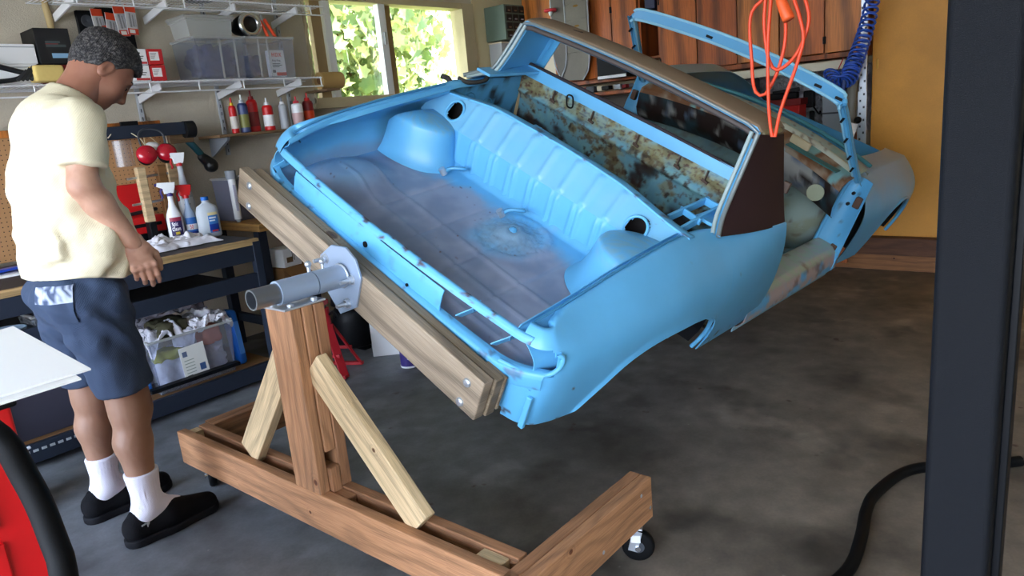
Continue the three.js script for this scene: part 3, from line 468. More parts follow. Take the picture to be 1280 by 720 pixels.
// trunk floor: pressed grooves, a round dome, a hump in the left rear corner
{
  const grooves = [[-0.1], [0.12], [0.33], [-0.33]];
  const dome = [0.1, 0.13], hump = [-0.56, 0.42];
  const fh = (x, z) => {
    let y = 0.578 - 0.12 * z;
    for (const zz of [0.31, 0.43, 0.56]) y += 0.005 * Math.exp(-Math.pow((z - zz - 0.012 * Math.sin(x * 4)) / 0.009, 2)) * ss(0.66, 0.5, Math.abs(x));
    for (const [xx] of grooves) y -= 0.0045 * Math.exp(-Math.pow((x - xx) / 0.01, 2)) * ss(0.02, 0.08, z) * ss(0.5, 0.44, z);
    const d = Math.hypot(x - dome[0], z - dome[1]); y += 0.022 * ss(0.15, 0.0, d) + 0.006 * Math.exp(-Math.pow((d - 0.145) / 0.018, 2)) + 0.012 * Math.exp(-Math.pow((d - 0.03) / 0.02, 2)) + 0.004 * fbm(x * 40, z * 40, 1, 3) * ss(0.2, 0.1, d);
    const h = Math.hypot((x - hump[0]) / 1.0, (z - hump[1]) / 1.15); y += 0.055 * ss(0.2, 0.05, h);
    y += 0.03 * ss(-0.02, -0.06, z);
    return y;
  };
  cp('trunk_floor', [sheet(190, 100, (u, v) => { const x = lerp(-0.715, 0.715, u), z = lerp(-0.06, 0.66, v); return [x, fh(x, z), z]; }, {
    t: 0.003, col: (p) => {
      const b = blue(p, 0.4), d = Math.hypot(p.x - dome[0], p.z - dome[1]), n = fbm(p.x * 4, p.z * 4, 3, 4), h = Math.hypot(p.x - hump[0], p.z - hump[1]);
      let k = ss(0.0, 0.14, p.z + 0.12 * n) * ss(0.74, 0.6, Math.abs(p.x) + 0.08 * n); k *= 1 - 0.65 * ss(0.19, 0.08, d + 0.06 * n); k *= 1 - 0.4 * ss(0.16, 0.05, h);
      let c = mix3(b, mix3(PURPLE, lin(0x9399ae), ss(-0.3, 0.4, n)), 0.92 * k);
      c = mix3(c, lin(0x7e8b93), 0.5 * ss(0.16, 0.06, d + 0.05 * fbm(p.x * 30, p.z * 30, 7, 3)));
      const rust = ss(0.45, 0.55, fbm(p.x * 38, p.z * 38, 20, 2)) * ss(0.1, 0.4, fbm(p.x * 4, p.z * 4, 40, 2));
      return mix3(c, RUST, rust);
    },
  })]);
  const f = car.children[car.children.length - 1];
  sub(f, 'drain_plug', [lathe([[0.001, 0.02], [0.012, 0.018], [0.018, 0.006], [0.02, 0]], [dome[0], fh(...dome) - 0.002, dome[1]])], M_blueD);
  for (const [x, z] of [[-0.35, -0.02], [0.02, 0.0]]) { // fuel-line clamps at the foot of the bulkhead
    sub(f, 'clamp', [tube([[x, 0.61, z], [x + 0.03, 0.63, z + 0.03], [x - 0.01, 0.62, z + 0.07], [x - 0.03, 0.59, z + 0.08]], 0.008, 20, 6)], M_blueD);
    sub(f, 'clamp_bolt', [cyl(0.014, 0.014, 0.03, [x - 0.03, 0.6, z + 0.09], [0.6, 0, 0.4], 10)], MAT.zinc);
  }
}
// bulkhead between trunk and engine bay: a ribbed lower face and a ribbed sloping upper face
{
  const rib = (x, p, w) => { let s = 0; for (let k = -4; k <= 4; k++) s += Math.exp(-Math.pow((x - 0.02 - k * p) / w, 2)); return s; };
  const topY = (x) => 0.872 - 0.045 * ss(0.3, 0.68, Math.abs(x)) * 1 - (x > 0 ? 0.022 * ss(0, 0.5, x) : 0), ends = (x) => ss(0.42, 0.46, Math.abs(x));
  const H = [[-0.53, 0.792], [0.482, 0.766]];
  cp('bulkhead_lower', [sheet(150, 12, (u, v) => { const x = lerp(-0.60, 0.58, u), r = (rib(x, 0.115, 0.01) + rib(x + 0.03, 0.115, 0.008)) * (1 - ends(x)); return [x, lerp(0.572, 0.738, v), -0.045 + 0.004 * v + 0.010 * r * ss(0, 0.15, v) * ss(1, 0.85, v)]; }, { t: 0.003, col: (p) => { const c = blue(p, 1.2); return mix3(c, RUST, ss(0.42, 0.5, fbm(p.x * 45, p.y * 45, 3, 2)) * ss(0.62, 0.59, p.y) * 0.8); } })]);
  cp('bulkhead_upper', [sheet(170, 22, (u, v) => { const x = lerp(-0.70, 0.66, u), r = rib(x, 0.115, 0.013) * (1 - ends(x)), y = lerp(0.738, topY(x), v), z = lerp(-0.041, -0.125, v); const e = 0.010 * r * ss(0, 0.1, v) * ss(1, 0.9, v); return [x, y + e * 0.4, z + e]; }, { t: 0.003, skip: (u, v, p) => H.some(([hx, hy]) => Math.hypot(p.x - hx, (p.y - hy) * 1.15) < 0.042), col: (p) => mix3(blue(p, 1), lin(0x8cb8c8), 0.25 + 0.2 * fbm(p.x * 6, p.y * 6, 2, 3)) })]);
  const bu = car.children[car.children.length - 1];
  for (const [hx, hy] of H) { const k = (0.792 - 0.738) / (topY(hx) - 0.738), z = lerp(-0.041, -0.125, (hy - 0.738) / (topY(hx) - 0.738)); sub(bu, 'hole_rim', [at(new THREE.TorusGeometry(0.046, 0.006, 8, 32), [hx, hy, z + 0.002], [-0.56, 0, 0])], M_blue); }
  cp('bulkhead_top_flange', [sheet(90, 9, (u, v) => { const x = lerp(-0.70, 0.665, u), k = v * 3; return [x, topY(x) + (k < 1 ? 0.008 * k : k < 2 ? 0.008 : 0.008 - 0.03 * (k - 2)), -0.122 - (k < 1 ? 0 : k < 2 ? 0.035 * (k - 1) : 0.035)]; }, { t: 0.003, col: (p) => edgeRust(p, 0.7) })]);
  cp('latch_plate', [bar([-0.17, 0.872, -0.165], [-0.04, 0.866, -0.165], 0.004, 0.05, [0, 1, 0], 0.001), cyl(0.012, 0.012, 0.01, [-0.13, 0.874, -0.165], undefined, 10), cyl(0.012, 0.012, 0.01, [-0.07, 0.87, -0.165], undefined, 10)], M_blue);
}
// engine bay
cp('engine_bay_side', [sheet(24, 16, (u, v) => [-0.675 + 0.01 * Math.sin(u * 3), lerp(0.36, 0.87, v), lerp(-0.15, -0.64, u)], { t: 0.004, col: (p) => mix3(blue(p, 0.8), RUSTSHADE, ss(0.1, 0.45, fbm(p.y * 8, p.z * 8, 5, 4) + ss(0.62, 0.45, p.y) * 0.8)) })]);
{ const e = car.children[car.children.length - 1]; for (const [y, z] of [[0.77, -0.3], [0.74, -0.42]]) sub(e, 'pressed_ring', [at(new THREE.TorusGeometry(0.035, 0.004, 6, 28), [-0.668, y, z], [0, Math.PI / 2, 0])], M_blueD); }
cp('engine_bay_side', [sheet(24, 16, (u, v) => [0.665, lerp(0.36, 0.79, v), lerp(-0.15, -0.64, u)], { t: 0.004, col: (p) => mix3(blue(p, 0.8), RUSTSHADE, ss(0.1, 0.45, fbm(p.y * 8, p.z * 8, 8, 4) + ss(0.62, 0.45, p.y) * 0.8)) })]);
cp('engine_tray', [sheet(50, 20, (u, v) => [lerp(-0.66, 0.66, u), 0.36 + 0.01 * Math.sin(u * 20), lerp(-0.06, -0.64, v)], { t: 0.004, col: (p) => mix3(RUSTSHADE, RUST, 0.5 * ss(-0.2, 0.4, fbm(p.x * 6, p.z * 6, 1, 4))) })], M_matte);
cp('trunk_front_wall', [sheet(20, 8, (u, v) => [lerp(-0.66, 0.66, u), lerp(0.36, 0.80, v), -0.165], { t: 0.003 })], std(0x1a1412, 0.9));
cp('firewall', [sheet(230, 90, (u, v) => { const x = lerp(-0.665, 0.60, u), y = lerp(0.36, 0.885, v); let z = -0.625 - 0.03 * ss(0.85, 0.7, y); z += 0.012 * Math.exp(-Math.pow((y - 0.79 + 0.015 * Math.sin(x * 3)) / 0.012, 2)) + 0.006 * fbm(x * 7, y * 7, 2, 3) + 0.012 * Math.exp(-Math.pow((x - 0.15 - (y - 0.6) * 0.4) / 0.02, 2)) * ss(0.78, 0.7, y); return [x, y, z]; }, {
  t: 0.004, col: (p) => { let c = patina(p); const dk = ss(-0.08, 0.22, fbm(p.x * 2.6 + 1, p.y * 3.4, 7, 4) + 1.1 * ss(0.66, 0.45, p.y) - 0.25 + 0.5 * ss(-0.3, -0.62, p.x) * ss(0.78, 0.68, p.y)); c = mix3(c, mix3(RUSTSHADE, RUST, 0.3 * ss(-0.2, 0.4, fbm(p.x * 9, p.y * 9, 3, 3))), 0.93 * dk); const band = ss(0.805, 0.83, p.y) * ss(0.9, 0.86, p.y); return mix3(c, mix3(OLIVE, RUST, ss(0, 0.3, fbm(p.x * 30, p.y * 60, 6, 3))), 0.6 * band); },
})], M_matte);
{
  const fw = car.children[car.children.length - 1];
  for (const x of [-0.44, -0.2, 0.06, 0.28, 0.42]) sub(fw, 'wire_clip', [bar([x, 0.885, -0.615], [x + 0.004, 0.845, -0.606], 0.012, 0.005, [0, 0, 1], 0.001), bar([x - 0.01, 0.843, -0.606], [x + 0.022, 0.838, -0.604], 0.012, 0.006, [0, 1, 0], 0.001)], std(0x4c3a30, 0.6));
  sub(fw, 'wire_loop', [tube([[-0.34, 0.855, -0.6], [-0.35, 0.9, -0.595], [-0.32, 0.905, -0.595], [-0.31, 0.86, -0.6]], 0.004, 24, 6, true)], MAT.blackM);
  cp('firewall_ledge', [sheet(90, 8, (u, v) => { const x = lerp(-0.66, 0.60, u); return [x, 0.885 + 0.05 * v, -0.625 - 0.012 * v]; }, { t: 0.004, col: (p) => blue(p, 0.6) })]);
  sub(car.children[car.children.length - 1], 'rubber_seal', [tube([[-0.66, 0.93, -0.64], [-0.6, 0.938, -0.645], [0, 0.94, -0.645], [0.57, 0.93, -0.645]], 0.009, 60, 8)], std(0x2a2328, 0.7));
  // lid hinge frame at the right of the engine bay
  const hf = M_blue; cp('hinge_frame', [bar([0.60, 0.80, -0.16], [0.60, 0.84, -0.42], 0.03, 0.012, [0, 1, 0], 0.002), bar([0.52, 0.80, -0.2], [0.53, 0.835, -0.46], 0.03, 0.012, [0, 1, 0], 0.002), bar([0.51, 0.815, -0.3], [0.615, 0.82, -0.27], 0.025, 0.01, [0, 1, 0], 0.002), bar([0.53, 0.835, -0.44], [0.62, 0.845, -0.41], 0.03, 0.012, [0, 1, 0], 0.002), bar([0.58, 0.80, -0.17], [0.58, 0.66, -0.17], 0.02, 0.02, [0, 0, 1], 0.002)], hf);
  cp('drain_channel', [tube([[-0.69, 0.885, -0.12], [-0.67, 0.875, -0.15], [-0.665, 0.83, -0.16]], 0.012, 12, 6)], std(0x3f3a36, 0.8));
}
// ---- roll bar, sails, windscreen frame, cabin, nose
const M_trim = std(0x8d9a9c, 0.45, { metalness: 0.5 });
const M_vinyl = std(0x8d7962, 0.75, { bumpMap: T_grain, bumpScale: 0.0006 }), M_vinylD = std(0x2a1216, 0.7, { bumpMap: T_grain, bumpScale: 0.0005 });
{
  const topY = (a) => 1.158 + 0.022 * (1 - a * a), sec = [[-0.478, 0], [-0.49, 0.01], [-0.58, 0.016], [-0.68, 0.004], [-0.695, -0.012], [-0.69, -0.04], [-0.67, -0.05]];
  const secU = [[-0.67, -0.05], [-0.58, -0.045], [-0.49, -0.04], [-0.478, -0.022], [-0.478, 0]];
  const sweepX = (S, n) => sheet(n, S.length * 2, (u, v) => { const a = lerp(-1, 1, u), k = v * (S.length - 1), i = Math.min(Math.floor(k), S.length - 2), f = k - i; return [0.61 * a, topY(a) + lerp(S[i][1], S[i + 1][1], f) - (Math.abs(a) > 0.97 ? 0.012 * ((Math.abs(a) - 0.97) / 0.03) ** 2 : 0), lerp(S[i][0], S[i + 1][0], f)]; }, { t: 0.003 });
  const rb = cp('roll_bar', [sweepX(sec, 60)], M_vinyl, 'brown vinyl covered top of the roll bar');
  sub(rb, 'underside', [sweepX(secU, 60)], M_blueD);
  const e = (n, z, dy) => Array.from({ length: n + 1 }, (_, i) => { const a = -1 + 2 * i / n; return [0.605 * a, topY(a) + dy - (Math.abs(a) > 0.95 ? 0.012 : 0), z]; });
  sub(rb, 'trim_strip', [tube(e(24, -0.475, -0.004), 0.006, 70, 8)], M_trim);
  sub(rb, 'trim_strip', [tube(e(24, -0.474, -0.024), 0.011, 70, 8)], std(0x4a4240, 0.6));
  sub(rb, 'dark_scuff', [box(0.11, 0.004, 0.02, 0.002, [-0.4, topY(-0.66) + 0.012, -0.56], [0, 0.1, 0.1])], std(0x463830, 0.7));
  sub(rb, 'end_cap', [box(0.035, 0.016, 0.16, 0.006, [0.60, 1.142, -0.585], [0, 0, -0.5])], std(0x9a9070, 0.6));
  for (const s of [1, -1]) {
    const lift = s > 0 ? 0 : 0.07;
    const rear = curve([[0.61, 1.14, -0.478], [0.628, 1.02, -0.435], [0.648, 0.92, -0.385], [0.672, 0.855 + lift * 0.7, -0.33], [0.706, 0.808 + lift, -0.275]]), front = curve([[0.612, 1.122, -0.695], [0.665, 1.0, -0.705], [0.72, 0.88, -0.712], [0.762, 0.80 + lift * 0.5, -0.715]]);
    const S = (off) => sheet(12, 30, (u, v) => { const a = rear.getPoint(v), b = front.getPoint(v); return [s * (lerp(a.x, b.x, u) - off + 0.012 * Math.sin(u * Math.PI)), lerp(a.y, b.y, u), lerp(a.z, b.z, u)]; }, { t: 0.003 });
    const sp = cp('sail_panel', [S(0)], M_vinylD, 'dark maroon vinyl side of the roll bar');
    sub(sp, 'inner_skin', [S(0.035)], M_blue);
    sub(sp, 'rear_edge', [sheet(2, 30, (u, v) => { const a = rear.getPoint(v); return [s * (a.x - 0.036 * u), a.y, a.z + 0.002]; }, { t: 0.003 })], M_blue);
    sub(sp, 'trim_strip', [tube(Array.from({ length: 16 }, (_, i) => { const a = rear.getPoint(i / 15); return [s * (a.x - 0.004), a.y, a.z + 0.01]; }), 0.009, 40, 8)], M_trim);
    sub(sp, 'trim_strip', [tube(Array.from({ length: 16 }, (_, i) => { const a = rear.getPoint(i / 15); return [s * (a.x - 0.028), a.y, a.z + 0.012]; }), 0.008, 40, 8)], std(0x9fb4b4, 0.5));
    const bp = cp('door_pillar', [sheet(6, 20, (u, v) => { const b = front.getPoint(v); return [s * (b.x - 0.012 - 0.075 * u), b.y, b.z - 0.0 + 0.01 * Math.sin(u * 9)]; }, { t: 0.02 })], M_blueD);
    sub(bp, 'striker', [box(0.03, 0.045, 0.02, 0.004, [s * 0.70, 0.93, -0.728])], std(0x5a4a40, 0.6));
    cp('parcel_ledge', [sheet(10, 6, (u, v) => [s * (0.66 - 0.085 * v), 0.915 + (s < 0 ? 0.0 : -0.09), lerp(-0.3, -0.66, u)], { t: 0.012 })], M_blue);
    // weatherstrip loop where the sail meets the fender
    if (s < 0) cp('weatherstrip', [tube([[s * 0.665, 0.825 + lift * 0.8, -0.2], [s * 0.62, 0.822 + lift * 0.8, -0.22], [s * 0.605, 0.83 + lift * 0.8, -0.3], [s * 0.63, 0.84 + lift * 0.8, -0.35]], 0.01, 30, 6)], std(0x30302c, 0.8));
  }
  // windscreen frame
  const hdr = curve([[-0.592, 1.185, -1.30], [-0.57, 1.208, -1.315], [-0.45, 1.222, -1.335], [-0.2, 1.235, -1.36], [0, 1.239, -1.366], [0.2, 1.235, -1.36], [0.45, 1.222, -1.335], [0.57, 1.208, -1.315], [0.592, 1.185, -1.30]]);
  const ws = cp('windscreen_frame', [tube(hdr, 0.017, 90, 10)], M_blue);
  const offC = (dy, dz, r) => tube(Array.from({ length: 30 }, (_, i) => { const p = hdr.getPoint(0.03 + 0.94 * i / 29); return [p.x, p.y + dy, p.z + dz]; }), r, 90, 8);
  sub(ws, 'header_flange', [offC(0.026, 0.012, 0.008)], paintM(lin(0x8cc6e0))); sub(ws, 'header_flange', [offC(-0.026, 0.02, 0.008)], paintM(lin(0x8cc6e0)));
  sub(ws, 'header_web', [sheet(60, 2, (u, v) => { const p = hdr.getPoint(0.04 + 0.92 * u); return [p.x, p.y + lerp(0.02, -0.02, v), p.z + lerp(0.014, 0.02, v)]; }, { t: 0.003 })], M_blueD);
  for (const x of [-0.12, 0.3, 0.44]) { const t = 0.5 + x / 1.2, p = hdr.getPoint(t); sub(ws, 'header_slot', [box(0.035, 0.012, 0.012, 0.002, [p.x, p.y - 0.005, p.z + 0.022])], MAT.blackM); }
  for (const s of [1, -1]) {
    const c = curve([[s * 0.592, 1.185, -1.30], [s * 0.606, 1.13, -1.37], [s * 0.645, 0.96, -1.57], [s * 0.69, 0.79, -1.775]]);
    const ap = cp('windscreen_pillar', [tube(c, 0.018, 40, 10)], M_blue);
    const off = (dx, dz, r) => tube(Array.from({ length: 14 }, (_, i) => { const p = c.getPoint(i / 13); return [p.x + s * dx, p.y, p.z + dz]; }), r, 40, 8);
    sub(ap, 'pillar_flange', [off(-0.018, 0.02, 0.006)], paintM(lin(0x8cc6e0))); sub(ap, 'pillar_flange', [off(0.014, 0.022, 0.006)], M_blueD);
    for (const k of [0.35, 0.55, 0.72, 0.85]) { const p = c.getPoint(k); sub(ap, 'pillar_slot', [box(0.01, 0.05, 0.008, 0.002, [p.x, p.y, p.z + 0.03], [-0.85, 0, 0])], MAT.blackM); }
  }
  // cowl and dash
  const cowlCol = (p) => mix3(mix3(TEALP, lin(0x9db8b4), ss(-0.3, 0.3, fbm(p.x * 8, p.y * 8, p.z * 8, 3))), RUST, 0.8 * ss(0.3, 0.45, fbm(p.x * 22, p.y * 22, p.z * 22, 3)));
  const crown = (x) => 0.045 * (1 - (x / 0.68) ** 2), bow = (x) => -0.14 * (1 - (x / 0.68) ** 2);
  const strip3 = (name, prof, col, mat = M_paint) => cp(name, [sheet(80, (prof.length - 1) * 3, (u, v) => { const x = lerp(name.startsWith('dash') ? -0.6 : -0.68, 0.68, u), k = v * (prof.length - 1), i = Math.min(Math.floor(k), prof.length - 2), f = k - i; return [x, lerp(prof[i][1], prof[i + 1][1], f) + crown(x), lerp(prof[i][0], prof[i + 1][0], f) + bow(x)]; }, { t: 0.003, col })], mat);
  strip3('cowl', [[-1.98, 0.80], [-1.9, 0.822], [-1.82, 0.818], [-1.79, 0.80]], cowlCol);
  sub(car.children[car.children.length - 1], 'hood_gutter', [tube(Array.from({ length: 20 }, (_, i) => { const x = -0.66 + 1.32 * i / 19; return [x, 0.822 + crown(x), -1.99 + bow(x)]; }), 0.012, 60, 6)], std(0x3f7f88, 0.5));
  strip3('windscreen_base', [[-1.79, 0.80], [-1.775, 0.826], [-1.755, 0.828], [-1.74, 0.806]], (p) => mix3(lin(0xb9bfae), RUST, 0.7 * ss(0.22, 0.4, fbm(p.x * 18, p.y * 18, p.z * 18, 3))));
  strip3('dash_top', [[-1.74, 0.806], [-1.66, 0.80], [-1.6, 0.775], [-1.595, 0.75]], (p) => mix3(mix3(lin(0x7a5233), lin(0x9b8b78), ss(-0.1, 0.3, fbm(p.x * 7, p.y * 7, p.z * 7, 3))), TEALP, ss(0.2, 0.3, fbm(p.x * 5 + 9, p.y * 5, 3, 3))), M_matte);
  strip3('dash_face', [[-1.595, 0.75], [-1.61, 0.66], [-1.66, 0.60], [-1.7, 0.585]], (p) => mix3(mix3(GREYP, lin(0x5a6f8a), ss(-0.1, 0.4, fbm(p.x * 5, p.y * 6, 2, 3))), mix3(RUSTSHADE, lin(0x2a4650), ss(-0.1, 0.4, fbm(p.x * 6, p.y * 6, 15, 3))), ss(0.1, 0.35, fbm(p.x * 7, p.y * 9, 8, 3) + 0.5 * ss(0.45, 0.62, p.x) + 0.55 * ss(0.3, 0.05, p.x))), M_matte);  // dark mix grows toward the left, painting cabin shade over real rust
  const df = car.children[car.children.length - 1];
  sub(df, 'round_cap', [cyl(0.042, 0.042, 0.012, [0.58, 0.70, -1.58], [Math.PI / 2 - 0.2, 0, 0])], std(0xa9b39a, 0.6)); sub(df, 'dash_hole', [cyl(0.016, 0.016, 0.01, [0.33, 0.705, -1.655], [Math.PI / 2, 0, 0])], MAT.blackM);
  cp('handle_stub', [bar([0.30, 0.862, -1.72], [0.42, 0.855, -1.70], 0.045, 0.02, [0, 1, 0], 0.012)], std(0xb9ab8a, 0.6));
  cp('vent_slot', [box(0.3, 0.006, 0.05, 0.002, [0.46, 0.825, -1.68], [0.1, -0.05, -0.06])], std(0x2f6d70, 0.5));
  // footwell
  cp('front_bulkhead', [sheet(80, 30, (u, v) => [lerp(-0.68, 0.68, u), lerp(0.24, 0.80, v), -1.95 + 0.1 * (1 - v) + 0.02 * fbm(u * 6, v * 4, 2, 3)], { t: 0.004, col: (p) => mix3(patina(p), lin(0x9db0ac), 0.45) })], M_matte);
  cp('wheel_bulge', [sheet(30, 14, (u, v) => { const a = u * 6.283, k = Math.sin(v * Math.PI / 2); return [0.47 + 0.15 * Math.cos(a) * k, 0.43 + 0.2 * Math.sin(a) * k, -1.90 + 0.15 * (1 - k * k)]; }, { t: 0.003, col: (p) => mix3(mix3(lin(0x9db3ad), OLIVE, 0.5 * ss(-0.1, 0.3, fbm(p.x * 7, p.y * 7, 1, 4))), RUST, 0.6 * ss(0.25, 0.5, fbm(p.x * 11, p.y * 11, 2, 5))) })], M_matte);
  cp('cabin_floor', [sheet(90, 80, (u, v) => { const x = lerp(-0.68, 0.68, u), z = lerp(-0.66, -1.95, v); return [x, 0.235 + 0.14 * ss(0.17, 0.1, Math.abs(x)) + 0.006 * Math.sin(z * 30) * ss(0.2, 0.3, Math.abs(x)), z]; }, { t: 0.004, col: (p) => mix3(patina(p), RUSTSHADE, 0.3) })], M_matte);
  cp('cabin_rear_wall', [sheet(50, 24, (u, v) => [lerp(-0.66, 0.64, u), lerp(0.24, 0.88, v), -0.67], { t: 0.004, col: (p) => mix3(patina(p), RUSTSHADE, 0.6) })], M_matte);
  for (const s of [1, -1]) {
    const prof = [[0.62, 0.24], [0.625, 0.40], [0.645, 0.422], [0.73, 0.415], [0.755, 0.395], [0.775, 0.345], [0.778, 0.30], [0.765, 0.275], [0.75, 0.262]];
    cp('door_sill', [sheet(70, 24, (u, v) => { const k = v * 8, i = Math.min(7, Math.floor(k)), f = k - i; return [s * lerp(prof[i][0], prof[i + 1][0], f), lerp(prof[i][1], prof[i + 1][1], f), lerp(-0.76, -1.84, u)]; }, { t: 0.004, col: (p) => { const n = fbm(p.x * 20, p.y * 20, p.z * 20, 4); let c = p.y > 0.38 ? mix3(lin(0x9fb3a0), GREYP, ss(-0.2, 0.3, n)) : mix3(blue(p), lin(0xb3a2a0), ss(-0.25, 0.15, fbm(p.x * 4, p.y * 9, p.z * 7, 3))); return mix3(c, lin(0x6b4a38), 0.75 * ss(0.2, 0.5, fbm(p.x * 9, p.y * 9, p.z * 6, 4) + 0.3 * ss(0.3, 0.26, p.y))); } })]);
    sub(car.children[car.children.length - 1], 'seam_flange', [box(0.006, 0.03, 1.1, 0.002, [s * 0.752, 0.25, -1.3])], M_seal);
    const K = (x) => x;
    // hinge pillar
    const hp = cp('hinge_pillar', [sheet(16, 30, (u, v) => { const y = lerp(0.30, 0.80, v), xo = 0.785 - 0.03 * v; return [s * lerp(0.63, xo, u), y, -1.80 - 0.035 * Math.sin(u * Math.PI) * (0.4 + 0.6 * v) + 0.02 * (1 - v)]; }, { t: 0.004, col: (p) => edgeRust(p, 0.5) })]);
    for (const y of [0.40, 0.68]) { sub(hp, 'door_hinge', [box(0.035, 0.06, 0.03, 0.006, [s * 0.735, y, -1.805])], std(0x5b4236, 0.6, { metalness: 0.3 })); sub(hp, 'hinge_bolt', [cyl(0.009, 0.009, 0.02, [s * 0.69, y - 0.03, -1.82], [Math.PI / 2, 0, 0], 10)], MAT.blackM); sub(hp, 'hinge_bolt', [cyl(0.009, 0.009, 0.02, [s * 0.69, y + 0.03, -1.825], [Math.PI / 2, 0, 0], 10)], MAT.blackM); }
    sub(hp, 'pillar_flange', [tube([[s * 0.635, 0.30, -1.785], [s * 0.632, 0.55, -1.79], [s * 0.65, 0.78, -1.79]], 0.01, 30, 6)], M_blue);
    sub(hp, 'pillar_seam', [tube([[s * 0.71, 0.34, -1.80], [s * 0.7, 0.5, -1.82], [s * 0.712, 0.6, -1.83]], 0.004, 24, 6)], MAT.blackM);
  }
  // front fenders
  const fx = [[-3.22, 0.42], [-3.17, 0.56], [-3.08, 0.665], [-2.95, 0.735], [-2.7, 0.79], [-2.45, 0.81], [-2.1, 0.805], [-1.83, 0.792]];
  const fc = [[-3.22, 0.56], [-3.15, 0.635], [-3.05, 0.69], [-2.9, 0.745], [-2.6, 0.785], [-2.2, 0.80], [-1.83, 0.805]];
  const fl = (z) => { const r = 0.335, d = Math.abs(z + 2.46); return Math.max(z < -2.46 ? 0.36 + 0.1 * ss(-2.8, -3.2, z) : 0.31, d < r ? 0.29 + Math.sqrt(r * r - d * d) : 0); };
  for (const s of [1, -1]) {
    const f = cp('front_fender', [sheet(110, 32, (u, v) => {
      const z = lerp(-1.83, -3.22, Math.pow(u, 0.92)), yc = knots(fc, z) + (s < 0 ? 0.085 * ss(-3.1, -2.5, z) : 0), xo = knots(fx, z), yl = Math.min(fl(z), yc - 0.04), ins = 0.13 * ss(-3.25, -2.9, z) + 0.02;
      let y, o; if (v < 0.85) { const t = v / 0.85; y = lerp(yl, yc, 0.5 * t + 0.5 * Math.sin(t * Math.PI / 2)); const k = clamp((y - 0.55) / (yc - 0.55)); o = y > 0.55 ? ins * Math.pow(k, 2.4) : 0.03 * Math.pow((0.55 - y) / 0.25, 2); } else { const t = (v - 0.85) / 0.15; y = yc - 0.006 * t; o = ins + 0.12 * t; }
      return [s * (xo - o), y, z];
    }, { t: s * -0.004, col: (p) => mix3(blue(p, 0.5), s > 0 ? lin(0x8fa3b4) : lin(0x8fb0b2), (s > 0 ? 0.75 : 0.9) * ss(0.64, 0.78, p.y + 0.05 * fbm(p.x * 4, p.z * 3, 2, 3))) })]);
    const lip = Array.from({ length: 25 }, (_, i) => { const a = Math.PI * (0.02 + 0.96 * i / 24); const z = -2.46 + Math.cos(a) * 0.335, y = 0.29 + Math.sin(a) * 0.335; return [s * (knots(fx, z) - 0.004 - 0.03 * Math.pow(clamp((0.55 - y) / 0.25), 2)), y, z]; });
    sub(f, 'arch_lip', [tube(lip, 0.01, 50, 8)], M_blue);
    cp('front_wheelhouse', [sheet(24, 6, (u, v) => { const a = lip[Math.round(u * 24)]; return [a[0] - s * (0.015 + v * 0.28), a[1] + 0.012, a[2]]; }, { t: 0.003 })], MAT.blackM);
    cp('front_wheelhouse_wall', [sheet(24, 6, (u, v) => { const a = lip[Math.round(u * 24)]; return [a[0] - s * 0.3, lerp(0.26, a[1] + 0.02, v), a[2]]; }, { t: 0.003 })], MAT.blackM);
  }
  cp('front_trunk_well', [sheet(20, 20, (u, v) => [lerp(-0.55, 0.55, u), 0.45, lerp(-2.0, -3.1, v)], { t: 0.004, col: (p) => mix3(patina(p), RUSTSHADE, 0.4) })], M_matte);
  cp('nose_panel', [sheet(50, 16, (u, v) => { const x = lerp(-0.60, 0.60, u); return [x, lerp(0.38, 0.66, v), -3.16 - 0.06 * (1 - (x / 0.6) ** 2) + 0.05 * v]; }, { t: 0.004, col: (p) => blue(p, 0.5) })]);
}
